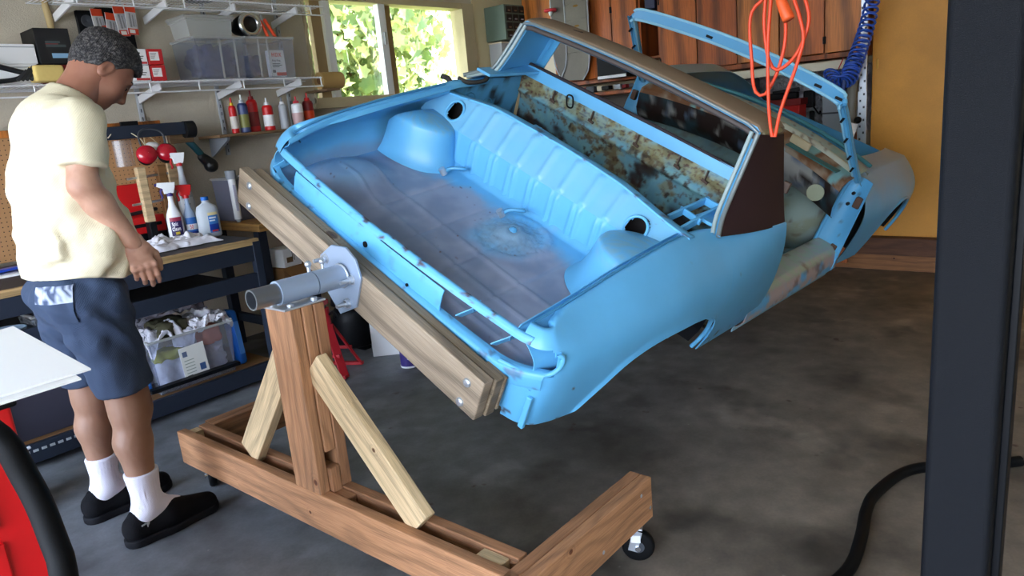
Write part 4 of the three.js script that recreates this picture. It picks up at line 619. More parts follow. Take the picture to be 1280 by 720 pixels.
// ---------------------------------------------------------------- rotisserie: swing beam with its hub (turns with the car) and the wooden stand
{
  const b = thing('swing_beam', 'weathered grey-brown timber beam with four bolts, fixed across the tail of the car', 'beam');
  b.position.copy(car.position); b.rotation.copy(car.rotation);
  const zF = 0.79;
  part(b, 'timber', [bar([-0.722, 0.486, zF - 0.02], [0.645, 0.46, zF - 0.02], 0.147, 0.04, [0, 1, 0], 0.006)], MAT.treated);
  part(b, 'backing_timber', [bar([-0.70, 0.486, zF - 0.061], [0.652, 0.458, zF - 0.061], 0.142, 0.038, [0, 1, 0], 0.006)], MAT.treated2);
  part(b, 'spacer_block', [bar([0.57, 0.465, zF - 0.086], [0.655, 0.463, zF - 0.086], 0.125, 0.012, [0, 1, 0], 0.003)], MAT.treated2);
  part(b, 'spacer_block', [bar([-0.70, 0.51, zF - 0.086], [-0.63, 0.508, zF - 0.086], 0.07, 0.012, [0, 1, 0], 0.003)], MAT.treated2);
  const bolt = (x, y, z = zF) => part(b, 'bolt_head', [lathe([[0.0, 0.009], [0.008, 0.0085], [0.0135, 0.005], [0.015, 0]], [x, y, z], [Math.PI / 2, 0, 0], 18)], MAT.zinc);
  bolt(-0.64, 0.522); bolt(-0.638, 0.437); bolt(0.586, 0.493); bolt(0.578, 0.412);
  // hub plate (cut corners), tube and inner pipe
  const P2 = [[-0.155, 0.50], [-0.105, 0.567], [-0.03, 0.60], [0.026, 0.587], [0.068, 0.537], [0.066, 0.425], [-0.009, 0.35], [-0.115, 0.40]];
  const shp = new THREE.Shape(P2.map((q) => new THREE.Vector2(...q)));
  part(b, 'hub_plate', [boxUV(new THREE.ExtrudeGeometry(shp, { depth: 0.006, bevelEnabled: true, bevelSize: 0.001, bevelThickness: 0.001, bevelSegments: 1 }).translate(0, 0, zF + 0.002))], MAT.steelPaint);
  for (const [x, y] of [[-0.125, 0.505], [0.026, 0.51], [0.024, 0.415], [-0.115, 0.43]]) { const s = part(b, 'stud', [cyl(0.007, 0.007, 0.05, [x, y, zF + 0.03], [Math.PI / 2, 0, 0], 12)], MAT.zinc); part(s, 'nut', [cyl(0.014, 0.014, 0.012, [x, y, zF + 0.016], [Math.PI / 2, 0, 0], 6)], MAT.zinc); part(s, 'washer', [cyl(0.018, 0.018, 0.003, [x, y, zF + 0.0095], [Math.PI / 2, 0, 0], 18)], MAT.zinc); }
}
{
  const AX = [-1.942, 0.936], R = 0.038; // the axis runs level along z
  const p = thing('pivot_pipe', 'steel pivot pipe in a painted sleeve, from the hub plate over the wooden post', 'pipe', [AX[0], AX[1], 0]);
  const ring = (ro, ri, z0, z1) => { const s = new THREE.Shape(); s.absarc(0, 0, ro, 0, Math.PI * 2); const h = new THREE.Path(); h.absarc(0, 0, ri, 0, Math.PI * 2); s.holes.push(h); return boxUV(new THREE.ExtrudeGeometry(s, { depth: z1 - z0, bevelEnabled: false, curveSegments: 36 }).translate(0, 0, z0)); };
  part(p, 'inner_pipe', [ring(0.032, 0.027, -1.39, -1.06)], MAT.pipe);
  part(p, 'sleeve', [ring(R, 0.0325, -1.275, -1.145)], MAT.steelPaint);
  part(p, 'hub_tube', [ring(R, 0.0325, -1.385, -1.279)], MAT.steelPaint);
  part(p, 'weld', [at(new THREE.TorusGeometry(R, 0.004, 8, 32), [0, 0, -1.386])], MAT.zinc);
  part(p, 'grease_screw', [cyl(0.006, 0.006, 0.03, [-0.03, 0.042, -1.29], undefined, 10), sph(0.011, [-0.03, 0.058, -1.29])], MAT.zinc);
  part(p, 'grease_screw', [cyl(0.006, 0.006, 0.03, [-0.01, 0.046, -1.33], undefined, 10), sph(0.01, [-0.01, 0.06, -1.33])], MAT.zinc);

  const s = thing('wooden_stand', 'brown lumber stand on casters with pale diagonal braces, carrying the car on its post', 'stand');
  const Yt = 0.265, Yb = 0.125, h = 0.14, t = 0.038, ym = (Yt + Yb) / 2;
  const w = (n, a, b2, hh, d, m, up) => part(s, n, [bar(a, b2, hh, d, up)], m);
  w('base_board', [-2.885, ym, -1.169], [-1.09, ym, -1.169], h, t, MAT.fir);
  w('base_board', [-2.86, ym, -1.249], [-1.135, ym, -1.249], h, t, MAT.fir2);
  for (const [x, l, m] of [[-2.84, 0.05, MAT.pale], [-1.87, 0.12, MAT.fir2], [-1.21, 0.09, MAT.pale]]) w('spacer_block', [x - l / 2, ym - 0.003, -1.209], [x + l / 2, ym - 0.003, -1.209], h - 0.006, 0.04, m);
  for (const [x0, m] of [[-1.07, MAT.fir], [-1.109, MAT.fir2]]) w('side_board', [x0, ym, -1.15], [x0, ym, -1.785], h, t, m);
  for (const [x0, m] of [[-2.865, MAT.fir2], [-2.826, MAT.fir2]]) w('side_board', [x0, ym, -1.27], [x0, ym, -1.84], h, t, m);
  w('post', [-1.963, Yt, -1.169], [-1.963, 0.885, -1.169], 0.14, t, MAT.fir, [1, 0, 0]);
  w('post', [-1.958, 0.40, -1.209], [-1.958, 0.885, -1.209], 0.14, t, MAT.fir, [1, 0, 0]);
  w('post', [-1.953, Yt, -1.249], [-1.953, 0.885, -1.249], 0.14, t, MAT.fir2, [1, 0, 0]);
  w('post_block', [-1.945, Yb, -1.209], [-1.945, 0.345, -1.209], 0.13, 0.037, MAT.fir2, [1, 0, 0]);
  w('brace', [-2.39, 0.275, -1.205], [-2.03, 0.72, -1.205], 0.105, t, MAT.pale);
  w('brace', [-1.47, 0.275, -1.205], [-1.885, 0.70, -1.205], 0.105, t, MAT.pale);
  // pipe saddle on the post
  const sd = part(s, 'saddle_plate', [box(0.13, 0.007, 0.15, 0.002, [-1.957, 0.8885, -1.207])], MAT.zinc);
  for (const [x, z] of [[-2.005, -1.165], [-1.91, -1.165], [-2.005, -1.25], [-1.91, -1.25]]) part(sd, 'lag_bolt', [cyl(0.012, 0.012, 0.009, [x, 0.897, z], undefined, 6)], MAT.zinc);
  for (const [x, y, z] of [[-1.052, 0.23, -1.72], [-1.052, 0.165, -1.77], [-1.052, 0.16, -1.5]]) part(s, 'screw_head', [cyl(0.006, 0.006, 0.003, [x, y, z], [0, 0, Math.PI / 2], 12)], MAT.zinc);
  for (const [x, z, a] of [[-1.09, -1.715, 0.5], [-2.84, -1.235, -0.4], [-2.84, -1.79, 0.3]]) {
    const c = new THREE.Group(); c.name = 'caster'; s.add(c); c.position.set(x, 0, z); c.rotation.y = a;
    part(c, 'wheel', [lathe([[0.02, -0.016], [0.042, -0.016], [0.05, -0.011], [0.052, 0], [0.05, 0.011], [0.042, 0.016], [0.02, 0.016]], [0.018, 0.052, 0], [Math.PI / 2, 0, 0], 32)], MAT.rubber);
    part(c, 'hub', [cyl(0.022, 0.022, 0.03, [0.018, 0.052, 0], [Math.PI / 2, 0, 0])], MAT.greyDark);
    part(c, 'fork', [box(0.03, 0.07, 0.003, 0.001, [0.01, 0.076, 0.021], [0, 0, -0.25]), box(0.03, 0.07, 0.003, 0.001, [0.01, 0.076, -0.021], [0, 0, -0.25]), box(0.04, 0.004, 0.045, 0.001, [0, 0.112, 0])], MAT.zinc);
    part(c, 'axle_bolt', [cyl(0.009, 0.009, 0.056, [0.018, 0.052, 0], [Math.PI / 2, 0, 0], 12)], MAT.chrome);
    part(c, 'top_plate', [box(0.07, 0.006, 0.06, 0.002, [0, 0.12, 0])], MAT.zinc);
    part(c, 'brake_label', [box(0.03, 0.025, 0.002, 0.001, [0.012, 0.085, 0.0235])], MAT.white);
  }
}
// the black steel post in the foreground, the hose behind it
{
  const x0 = -0.2065, x1 = -0.112, z = -1.2, t = thing('steel_post', 'black powder-coated steel post in the right foreground, floor to ceiling', 'post', [(x0 + x1) / 2, 0, z]);
  part(t, 'column', [box(x1 - x0, HC, 0.1, 0.012, [0, HC / 2, -0.05])], MAT.powder);
  part(t, 'side_channel', [box(0.012, HC, 0.05, 0.003, [x1 - (x0 + x1) / 2 + 0.005, HC / 2, -0.07])], MAT.blackM);
  part(t, 'foot_plate', [box(0.26, 0.012, 0.24, 0.003, [0, 0.006, -0.05])], MAT.powder);
  solo('floor_hose', [tube([[-0.2, 0.019, -2.93], [-0.36, 0.019, -2.78], [-0.468, 0.019, -2.722], [-0.53, 0.019, -2.62], [-0.565, 0.019, -2.45], [-0.563, 0.019, -2.33], [-0.535, 0.019, -2.157], [-0.522, 0.019, -1.98], [-0.56, 0.019, -1.8]], 0.019, 90, 12)], MAT.rubber, 'black rubber hose curving over the floor to the foot of the black post', 'hose');
}
// orange cord hung in loops from the ceiling, blue coiled air hose
{
  const K = thing('extension_lead', 'orange extension cord hanging in loops from the ceiling in front of the oak cabinets', 'cord', [0, 0, 0]);
  const L = [[[-0.93, 2.6, -2.566], [-0.963, 2.2, -2.566], [-0.973, 1.718, -2.566], [-1.026, 1.663, -2.566], [-1.028, 1.506, -2.566], [-1.015, 1.396, -2.566], [-0.99, 1.381, -2.566], [-0.951, 1.431, -2.566], [-0.917, 1.526, -2.566], [-0.91, 1.608, -2.566], [-0.926, 1.711, -2.566], [-0.931, 2.2, -2.566], [-0.925, 2.6, -2.566]],
    [[-0.93, 2.6, -2.55], [-0.96, 2.2, -2.55], [-0.97, 1.718, -2.55], [-0.977, 1.617, -2.55], [-0.961, 1.498, -2.55], [-0.938, 1.462, -2.55], [-0.884, 1.489, -2.55], [-0.839, 1.566, -2.55], [-0.829, 1.62, -2.55], [-0.845, 1.697, -2.55], [-0.85, 2.2, -2.55], [-0.925, 2.6, -2.55]],
    [[-0.93, 2.6, -2.534], [-0.936, 2.2, -2.534], [-0.946, 1.714, -2.534], [-0.958, 1.562, -2.534], [-0.954, 1.297, -2.534], [-0.941, 1.231, -2.534], [-0.918, 1.322, -2.534], [-0.858, 1.486, -2.534], [-0.841, 1.554, -2.534], [-0.858, 1.637, -2.534], [-0.877, 1.702, -2.534], [-0.882, 2.2, -2.534], [-0.925, 2.6, -2.534]]];
  for (const l of L) part(K, 'loop', [tube(new THREE.CatmullRomCurve3(l.map((q) => V(...q)), false, 'centripetal'), 0.0062, 120, 8)], MAT.cordOrange);
  part(K, 'connector', [lathe([[0.001, 0.04], [0.012, 0.04], [0.017, 0.02], [0.02, -0.035], [0.018, -0.045], [0.001, -0.045]], [-0.903833, 1.65689, -2.53], [0.0, 0, 0.4])], std(0xf0622a, 0.45));
  const H = thing('coiled_air_hose', 'blue coiled air hose hanging beside the yellow plywood', 'hose', [0, 0, 0]);
  const pts = []; const n = 15;
  for (let i = 0; i <= n * 12; i++) { const k = i / (n * 12), a = k * n * 2 * Math.PI, f = Math.pow(k, 0.75), c = [lerp(-1.405, -1.545, Math.pow(f, 1.6)), lerp(1.98, 1.455, f), -5.62]; const r = 0.042 + 0.012 * k; pts.push([c[0] + Math.cos(a) * r, c[1] + Math.sin(a) * r * 0.6, c[2] + Math.sin(a) * r]); }
  part(H, 'coil', [tube(pts, 0.0085, 700, 6)], MAT.blueHose);
  const p2 = []; for (let i = 0; i <= 9 * 12; i++) { const k = i / 108, a = k * 9 * 2 * Math.PI, r = 0.05, th = lerp(-0.3, 3.3, k); p2.push([-1.6 + 0.065 * Math.cos(th) + Math.cos(a) * r, 1.47 - 0.065 * Math.sin(th) + Math.sin(a) * r * 0.8, -5.62 + Math.sin(a) * r]); }
  part(H, 'coil', [tube(p2, 0.0085, 460, 6)], MAT.blueHose);
  part(H, 'drop', [tube([[-1.40, 1.96, -5.62], [-1.43, 2.1, -5.62], [-1.42, HC, -5.62]], 0.006, 30, 6)], MAT.blueHose);
  part(H, 'hanging_tail', [tube([[-1.58, 1.42, -5.62], [-1.59, 1.3, -5.62], [-1.585, 1.15, -5.62]], 0.016, 20, 8)], std(0x24407e, 0.5));
  part(H, 'hook', [tube([[-1.6, 1.57, -5.66], [-1.6, 1.53, -5.6], [-1.62, 1.5, -5.62]], 0.004, 12, 6)], MAT.red);
}
// ---------------------------------------------------------------- left wall: wire shelves, bench, everything on them
const wireShelf = (y, z0, z1, label) => {
  const t = thing('wire_shelf', label, 'shelf', [XW, y, 0]), D = 0.4, L = z0 - z1, zc = (z0 + z1) / 2;
  part(t, 'front_rod', [rod([D, 0, z0], [D, 0, z1], 0.005)], MAT.whiteRod); part(t, 'lip_rod', [rod([D + 0.004, -0.058, z0], [D + 0.004, -0.058, z1], 0.005)], MAT.whiteRod);
  part(t, 'back_rod', [rod([0.02, 0, z0], [0.02, 0, z1], 0.004)], MAT.whiteRod); part(t, 'middle_rod', [rod([D / 2, -0.006, z0], [D / 2, -0.006, z1], 0.004)], MAT.whiteRod);
  const n = Math.round(L / 0.0254), im = sh(new THREE.InstancedMesh(new THREE.CylinderGeometry(0.0019, 0.0019, D, 5), MAT.whiteRod, n)); im.name = 'deck_wire'; im.userData.kind = 'stuff';
  const m = new THREE.Matrix4(), q = new THREE.Quaternion().setFromEuler(new THREE.Euler(0, 0, Math.PI / 2)); for (let i = 0; i < n; i++) im.setMatrixAt(i, m.compose(V(D / 2 + 0.01, 0.005, z0 - (i + 0.5) * L / n), q, V(1, 1, 1))); t.add(im);
  for (let z = z0 - 0.12; z > z1; z -= 0.3) part(t, 'lip_post', [rod([D, 0, z], [D + 0.004, -0.058, z], 0.0045, 8)], MAT.whiteRod);
  for (const z of y > 2 ? [-1.73, -2.24, -2.69, -3.15] : [-1.58, -2.11, -2.64, -3.1]) if (z < z0 - 0.02 && z > z1 + 0.02) part(t, 'bracket', [bar([0.02, -0.075, z], [0.34, -0.018, z], 0.045, 0.012, [0, 1, 0], 0.003)], MAT.whiteRod);
  return t;
};
wireShelf(1.77, -0.4, -3.23, 'long white wire shelf on the left wall carrying the clear bins');
wireShelf(2.245, -1.6, -3.34, 'upper white wire shelf near the ceiling on the left wall');
for (const [z, l] of [[-2.11, 'slotted shelf upright on the left wall, nearer to the man'], [-2.645, 'slotted shelf upright on the left wall, nearer to the spray cans'], [-3.2, 'slotted shelf upright at the window edge of the wire shelves']]) {
  const t = thing('shelf_upright', l, 'bracket', [XW + 0.01, 1.3, z]); part(t, 'rail', [box(0.018, 1.05, 0.028, 0.002, [0, 0.525, 0])], MAT.greyL);
  for (let i = 0; i < 20; i++) part(t, 'slot', [box(0.004, 0.022, 0.006, 0, [0.0085, 0.03 + i * 0.05, 0])], MAT.greyDark);
}
{ const t = thing('wall_conduit', 'beige conduit pipe running up the left wall behind the black box', 'pipe', [XW + 0.02, 1.85, -1.71]); part(t, 'pipe', [tube([[0, 0, 0], [0, 0.3, 0.01], [0, 0.75, 0.03]], 0.018, 20, 10)], std(0xb59f70, 0.7)); part(t, 'strap', [box(0.02, 0.025, 0.07, 0.004, [0.006, 0.25, 0.01])], MAT.greyL); }
// bins
function bin(name, label, cat, p, w, h, d, o = {}) { // w along z, d along x, open tub with rim
  const t = thing(name, label, cat, p, 0, undefined), k = 0.93, wall = 0.004;
  const side = (x0, z0, x1, z1) => sheet(4, 8, (u, v) => { const s = lerp(k, 1, v); return [lerp(x0, x1, u) * s, h * v, lerp(z0, z1, u) * s]; }, { t: wall });
  const a = d / 2, b = w / 2, m = o.mat ?? MAT.clear;
  part(t, 'tub', [side(-a, -b, -a, b), side(-a, b, a, b), side(a, b, a, -b), side(a, -b, -a, -b), box(d * k, wall, w * k, 0, [0, wall / 2, 0])], m);
  part(t, 'rim', [box(d + 0.02, 0.014, 0.014, 0.004, [0, h, b]), box(d + 0.02, 0.014, 0.014, 0.004, [0, h, -b]), box(0.014, 0.014, w + 0.02, 0.004, [a, h, 0]), box(0.014, 0.014, w + 0.02, 0.004, [-a, h, 0])], o.rim ?? MAT.frosted);
  if (o.lid) part(t, 'lid', [box(d + 0.035, 0.022, w + 0.035, 0.01, [0, h + 0.016, 0])], MAT.frosted);
  for (const z of o.ribs ?? []) part(t, 'rib', [box(0.006, h * 0.96, 0.012, 0.002, [a * 0.975, h / 2, z], [0, 0, -(1 - k) * a / h])], MAT.frosted);
  return t;
}
const lump = (lo, hi, n, s, seed2, mat) => withUV(nets(lo, hi, 0.014, (x, y, z) => { const c = [(lo[0] + hi[0]) / 2, (lo[1] + hi[1]) / 2, (lo[2] + hi[2]) / 2], e = [(hi[0] - lo[0]) / 2 - 0.008, (hi[1] - lo[1]) / 2 - 0.008, (hi[2] - lo[2]) / 2 - 0.008]; return (Math.pow(Math.pow(Math.abs((x - c[0]) / e[0]), 7) + Math.pow(Math.abs((y - c[1]) / e[1]), 7) + Math.pow(Math.abs((z - c[2]) / e[2]), 7), 1 / 7) - 1) * Math.min(...e) + s * (0.6 * fbm(x * n + seed2, y * n, z * n, 3) + 0.7 * Math.abs(fbm(x * n * 0.8 + seed2, y * n * 1.6, z * n * 0.8, 2))); }));
const SY = 1.781; // on the wire deck
const bin1 = bin('storage_bin', 'large clear plastic bin under the small frosted tub on the wire shelf', 'bin', [-4.58, SY, -2.52], 0.32, 0.25, 0.3, { ribs: [0.0, -0.1] });
const b1c = solo('bin_contents', [lump([-4.70, SY + 0.008, -2.65], [-4.46, SY + 0.22, -2.39], 14, 0.05, 3)], std(0x4a4e72, 0.8), 'blue and violet clothing packed in the large clear bin', 'clothing');
const bin2 = bin('storage_bin', 'clear plastic bin right of the large one, holding a white printed box', 'bin', [-4.58, SY, -2.88], 0.36, 0.255, 0.3, { ribs: [0.09, 0.02] });
solo('bin_contents', [lump([-4.70, SY + 0.008, -2.86], [-4.5, SY + 0.17, -2.72], 16, 0.04, 8)], std(0x3a4260, 0.7), 'dark blue and white parts loose in the second clear bin', 'parts');
{
  const L = labelMat(128, 208, (c, w, h) => { c.fillStyle = '#eceae2'; c.fillRect(0, 0, w, h); c.fillStyle = '#d8432a'; c.font = 'bold 44px sans-serif'; c.fillText('HDX', 14, 52); c.fillRect(40, h - 32, w - 40, 26); c.fillStyle = '#555'; c.font = 'bold 20px sans-serif'; c.fillText('Rag Bag', 14, 88); c.fillRect(14, 104, 70, 6); c.fillRect(14, 116, 84, 6); c.fillRect(14, 128, 60, 6); c.fillRect(8, 156, 26, 22); });
  const t = thing('printed_box', 'white box with red lettering inside the clear bin on the wire shelf', 'box', [-4.475, SY + 0.008, -2.93]); part(t, 'carton', [box(0.05, 0.17, 0.11, 0.002, [0, 0.085, 0])], MAT.white); part(t, 'print', [at(cardGeo(0.11, 0.17), [0.0258, 0.085, 0], [0, Math.PI / 2, 0])], L);
}
const tub = bin('frosted_tub', 'small frosted tub with lid standing on top of the large clear bin', 'tub', [-4.58, SY + 0.262, -2.5], 0.3, 0.1, 0.22, { mat: MAT.frosted, lid: true });
{
  const t = thing('headlamp', 'chrome-ringed black headlamp lying on the second clear bin', 'headlamp', [-4.53, SY + 0.345, -2.79]);
  part(t, 'ring', [lathe([[0.05, 0], [0.075, 0.0], [0.082, 0.01], [0.078, 0.025], [0.056, 0.03], [0.05, 0.02]], [0.03, 0, 0], [0, 0, -Math.PI / 2])], MAT.chrome); part(t, 'shell', [lathe([[0.001, -0.16], [0.05, -0.15], [0.07, -0.06], [0.072, 0]], [0.03, 0, 0], [0, 0, -Math.PI / 2])], MAT.blackM); part(t, 'lens', [lathe([[0.001, 0.0], [0.03, 0.004], [0.05, 0.012]], [0.03, 0, 0], [0, 0, -Math.PI / 2])], MAT.blackP);
  const p = thing('pliers', 'red handled pliers standing beside the chrome-ringed headlamp', 'pliers', [-4.5, SY + 0.263, -2.92]); part(p, 'handle', [tube([[0, 0, 0], [0, 0.06, 0.02], [0, 0.11, 0.045]], 0.011, 14, 8)], MAT.orange); part(p, 'handle', [tube([[0, 0, -0.06], [0, 0.07, -0.02], [0, 0.12, 0.01]], 0.011, 14, 8)], MAT.orange); part(p, 'jaw', [box(0.01, 0.04, 0.018, 0.003, [0, 0.13, 0.03])], MAT.greyL);
  const k = thing('baseball_hat', 'black cap lying on the upper wire shelf', 'cap', [-4.5, 2.255, -2.48]); part(k, 'dome', [lathe([[0.09, 0], [0.085, 0.04], [0.05, 0.075], [0.001, 0.085]])], MAT.blackM); part(k, 'brim', [box(0.1, 0.008, 0.13, 0.003, [0.1, 0.006, 0])], MAT.blackM);
}
// small red and white cartons, four
{
  const pr = labelMat(96, 96, (c, w, h) => { c.fillStyle = '#c0252b'; c.fillRect(0, 0, w, h); c.fillStyle = '#f2f0ee'; c.fillRect(6, 14, 66, 60); c.fillStyle = '#777'; for (let i = 0; i < 4; i++) c.fillRect(12, 24 + i * 11, 44 - i * 6, 4); });
  let i = 0; for (const [y, z] of [[0, -2.01], [0.092, -2.01], [0, -2.105], [0.092, -2.105]]) { const right = z < -2.05; const t = thing('parts_carton', ['white-ended carton, lower left of the four by the clear bin', 'white-ended carton, upper left of the four by the clear bin', 'red carton with a white label, lower right of the four by the clear bin', 'red carton with a white label, upper right of the four by the clear bin'][i++], 'carton', [-4.52, SY + y, z], 0, 'four small cartons on the wire shelf'); part(t, 'box', [box(0.16, 0.088, 0.088, 0.002, [0, 0.044, 0])], right ? MAT.red : MAT.white); part(t, 'label', [at(cardGeo(0.08, 0.08), [0.0808, 0.044, 0], [0, Math.PI / 2, 0])], right ? pr : labelMat(64, 64, (c, w, h) => { c.fillStyle = '#eee'; c.fillRect(0, 0, w, h); c.fillStyle = '#555'; c.fillRect(8, 12, 30, 8); c.fillRect(8, 28, 44, 4); c.fillRect(8, 38, 38, 4); c.fillStyle = '#b33'; c.fillRect(0, 54, w, 10); })); }
}
// rack of blister packs on the wall
{
  const t = thing('tool_rack', 'black rack panels on the wall behind the hanging orange packets', 'rack', [-4.74, 2.05, -1.98]);
  part(t, 'panel', [box(0.03, 0.2, 0.1, 0.004, [0, 0.06, 0.1])], MAT.blackM); part(t, 'panel', [box(0.03, 0.24, 0.2, 0.004, [0, 0.06, -0.06])], MAT.blackM); part(t, 'speaker_cone', [lathe([[0.035, 0.006], [0.03, 0.01], [0.001, 0.0]], [0.016, 0.1, 0.1], [0, 0, -Math.PI / 2])], MAT.greyDark);
  const pk = labelMat(64, 128, (c, w, h) => { c.fillStyle = '#e2481d'; c.fillRect(0, 0, w, 30); c.fillStyle = '#c9c8c4'; c.fillRect(0, 30, w, h - 56); c.fillStyle = '#8d8a86'; c.fillRect(20, 36, 10, 60); c.fillRect(38, 40, 8, 52); c.fillStyle = '#d83c1c'; c.fillRect(0, h - 26, w, 26); c.fillStyle = '#f4f1ea'; c.fillRect(10, h - 22, 34, 16); });
  let i = 0; for (const [y, z, r] of [[2.13, -1.93, 0.05], [2.11, -2.0, -0.06], [2.15, -2.06, 0.08], [2.04, -1.98, 0.12], [2.16, -2.12, -0.03]]) { const q = thing('blister_pack', ['orange-topped tool packet, leftmost on the wall rack', 'orange-topped tool packet, second from the left on the wall rack', 'orange-topped tool packet in the middle of the wall rack', 'lower orange and white tool packet hanging below the others', 'orange-topped tool packet, rightmost on the wall rack'][i++], 'packet', [-4.69, y, z], 0, 'tool packets hanging on the rack'); q.rotation.set(r, 0.3, 0); part(q, 'card', [box(0.004, 0.17, 0.075, 0.001)], MAT.white); part(q, 'print', [at(cardGeo(0.075, 0.17), [0.003, 0, 0], [0, Math.PI / 2, 0])], pk); part(q, 'blister', [box(0.018, 0.08, 0.045, 0.006, [0.008, 0, 0])], MAT.clear); }
}
// black box, white box, clutter behind the man's shoulders
{
  const lab = labelMat(160, 160, (c, w, h) => { c.fillStyle = '#15171b'; c.fillRect(0, 0, w, h); c.fillStyle = '#8ab6d8'; c.fillRect(60, 112, 90, 22); c.fillStyle = '#3e4a4e'; c.fillRect(40, 56, 70, 10); c.fillRect(40, 72, 96, 12); c.fillStyle = '#8c3a3a'; c.fillRect(40, 68, 60, 3); });
  const r = thing('red_tin', 'flat dark red tin under the black printed box on the wire shelf', 'tin', [-4.53, SY, -1.57]); part(r, 'body', [box(0.18, 0.085, 0.17, 0.006, [0, 0.0425, 0])], MAT.redDark); part(r, 'lid', [box(0.184, 0.015, 0.174, 0.005, [0, 0.088, 0])], MAT.redDark);
  const t = thing('black_box', 'black printed box with a light blue label on the wire shelf', 'box', [-4.54, SY + 0.098, -1.575]); part(t, 'carton', [box(0.2, 0.185, 0.17, 0.003, [0, 0.0925, 0])], MAT.blackM); part(t, 'print', [at(cardGeo(0.165, 0.18), [0.1012, 0.0925, 0], [0, Math.PI / 2, 0])], lab);
  const w1 = thing('white_box', 'lower of two stacked flat white boxes left of the black box', 'box', [-4.55, SY, -1.37]); part(w1, 'carton', [box(0.22, 0.1, 0.2, 0.003, [0, 0.05, 0])], MAT.white); part(w1, 'lid_line', [box(0.222, 0.004, 0.202, 0.001, [0, 0.085, 0])], MAT.grey);
  const w2 = copy(w1, [-4.56, SY + 0.102, -1.38], 0.04, 'upper of two stacked flat white boxes left of the black box');
  const f = thing('yellow_sponge', 'big yellow sponge on the wire shelf behind the man', 'sponge', [-4.37, SY, -1.485]); part(f, 'foam', [withUV(nets([-0.06, -0.01, -0.09], [0.06, 0.1, 0.09], 0.008, (x, y, z) => { const q = [Math.abs(x) - 0.035, Math.abs(y - 0.042) - 0.03, Math.abs(z) - 0.06]; return Math.hypot(Math.max(q[0], 0), Math.max(q[1], 0), Math.max(q[2], 0)) - 0.012 + 0.003 * fbm(x * 60, y * 60, z * 60, 2); }))], MAT.foam);
  bin('small_tub', 'small clear tub with red and grey bits beside the man\'s head', 'tub', [-4.46, SY, -1.74], 0.11, 0.09, 0.13, { rim: MAT.clear });
  const c = thing('folding_chair', 'folded black tube chair lying along the wire shelf at the left', 'chair', [-4.4, SY, -1.2]);
  part(c, 'frame_tube', [tube([[0.02, 0.1, 0.3], [0.02, 0.105, 0.05], [0.02, 0.09, -0.05], [0.04, 0.02, -0.27], [0.05, 0.014, -0.34]], 0.014, 40, 8)], MAT.blackP); part(c, 'frame_tube', [tube([[-0.02, 0.014, 0.3], [0, 0.014, -0.1], [0.02, 0.05, -0.2]], 0.012, 30, 8)], MAT.blackP); part(c, 'joint', [sph(0.024, [0.02, 0.1, -0.03])], MAT.blackM); part(c, 'seat_cloth', [box(0.02, 0.06, 0.25, 0.006, [-0.03, 0.17, 0.12], [0, 0, 0.15])], std(0x55567a, 0.8));
  const g = thing('navy_pouch', 'dark blue pouch with a white piping stripe at the left end of the wire shelf', 'pouch', [-4.5, SY, -1.14]); part(g, 'pouch', [lump([-0.06, 0, -0.1], [0.03, 0.13, 0.1], 12, 0.012, 2)], std(0x2c304a, 0.85)); part(g, 'piping', [tube([[0.035, 0.125, -0.02], [0.045, 0.09, -0.065], [0.045, 0.02, -0.095]], 0.009, 20, 8)], MAT.white);
  const d = thing('black_clamps', 'tangle of small black clamps in front of the yellow sponge', 'clamps', [-4.36, SY, -1.36]); for (let i = 0; i < 5; i++) part(d, 'clamp', [bar([0, 0.01, 0.02 - i * 0.02], [0.01, 0.06 + 0.01 * (i % 3), -0.03 - i * 0.016], 0.016, 0.012, [0, 1, 0], 0.003)], MAT.blackP);
}
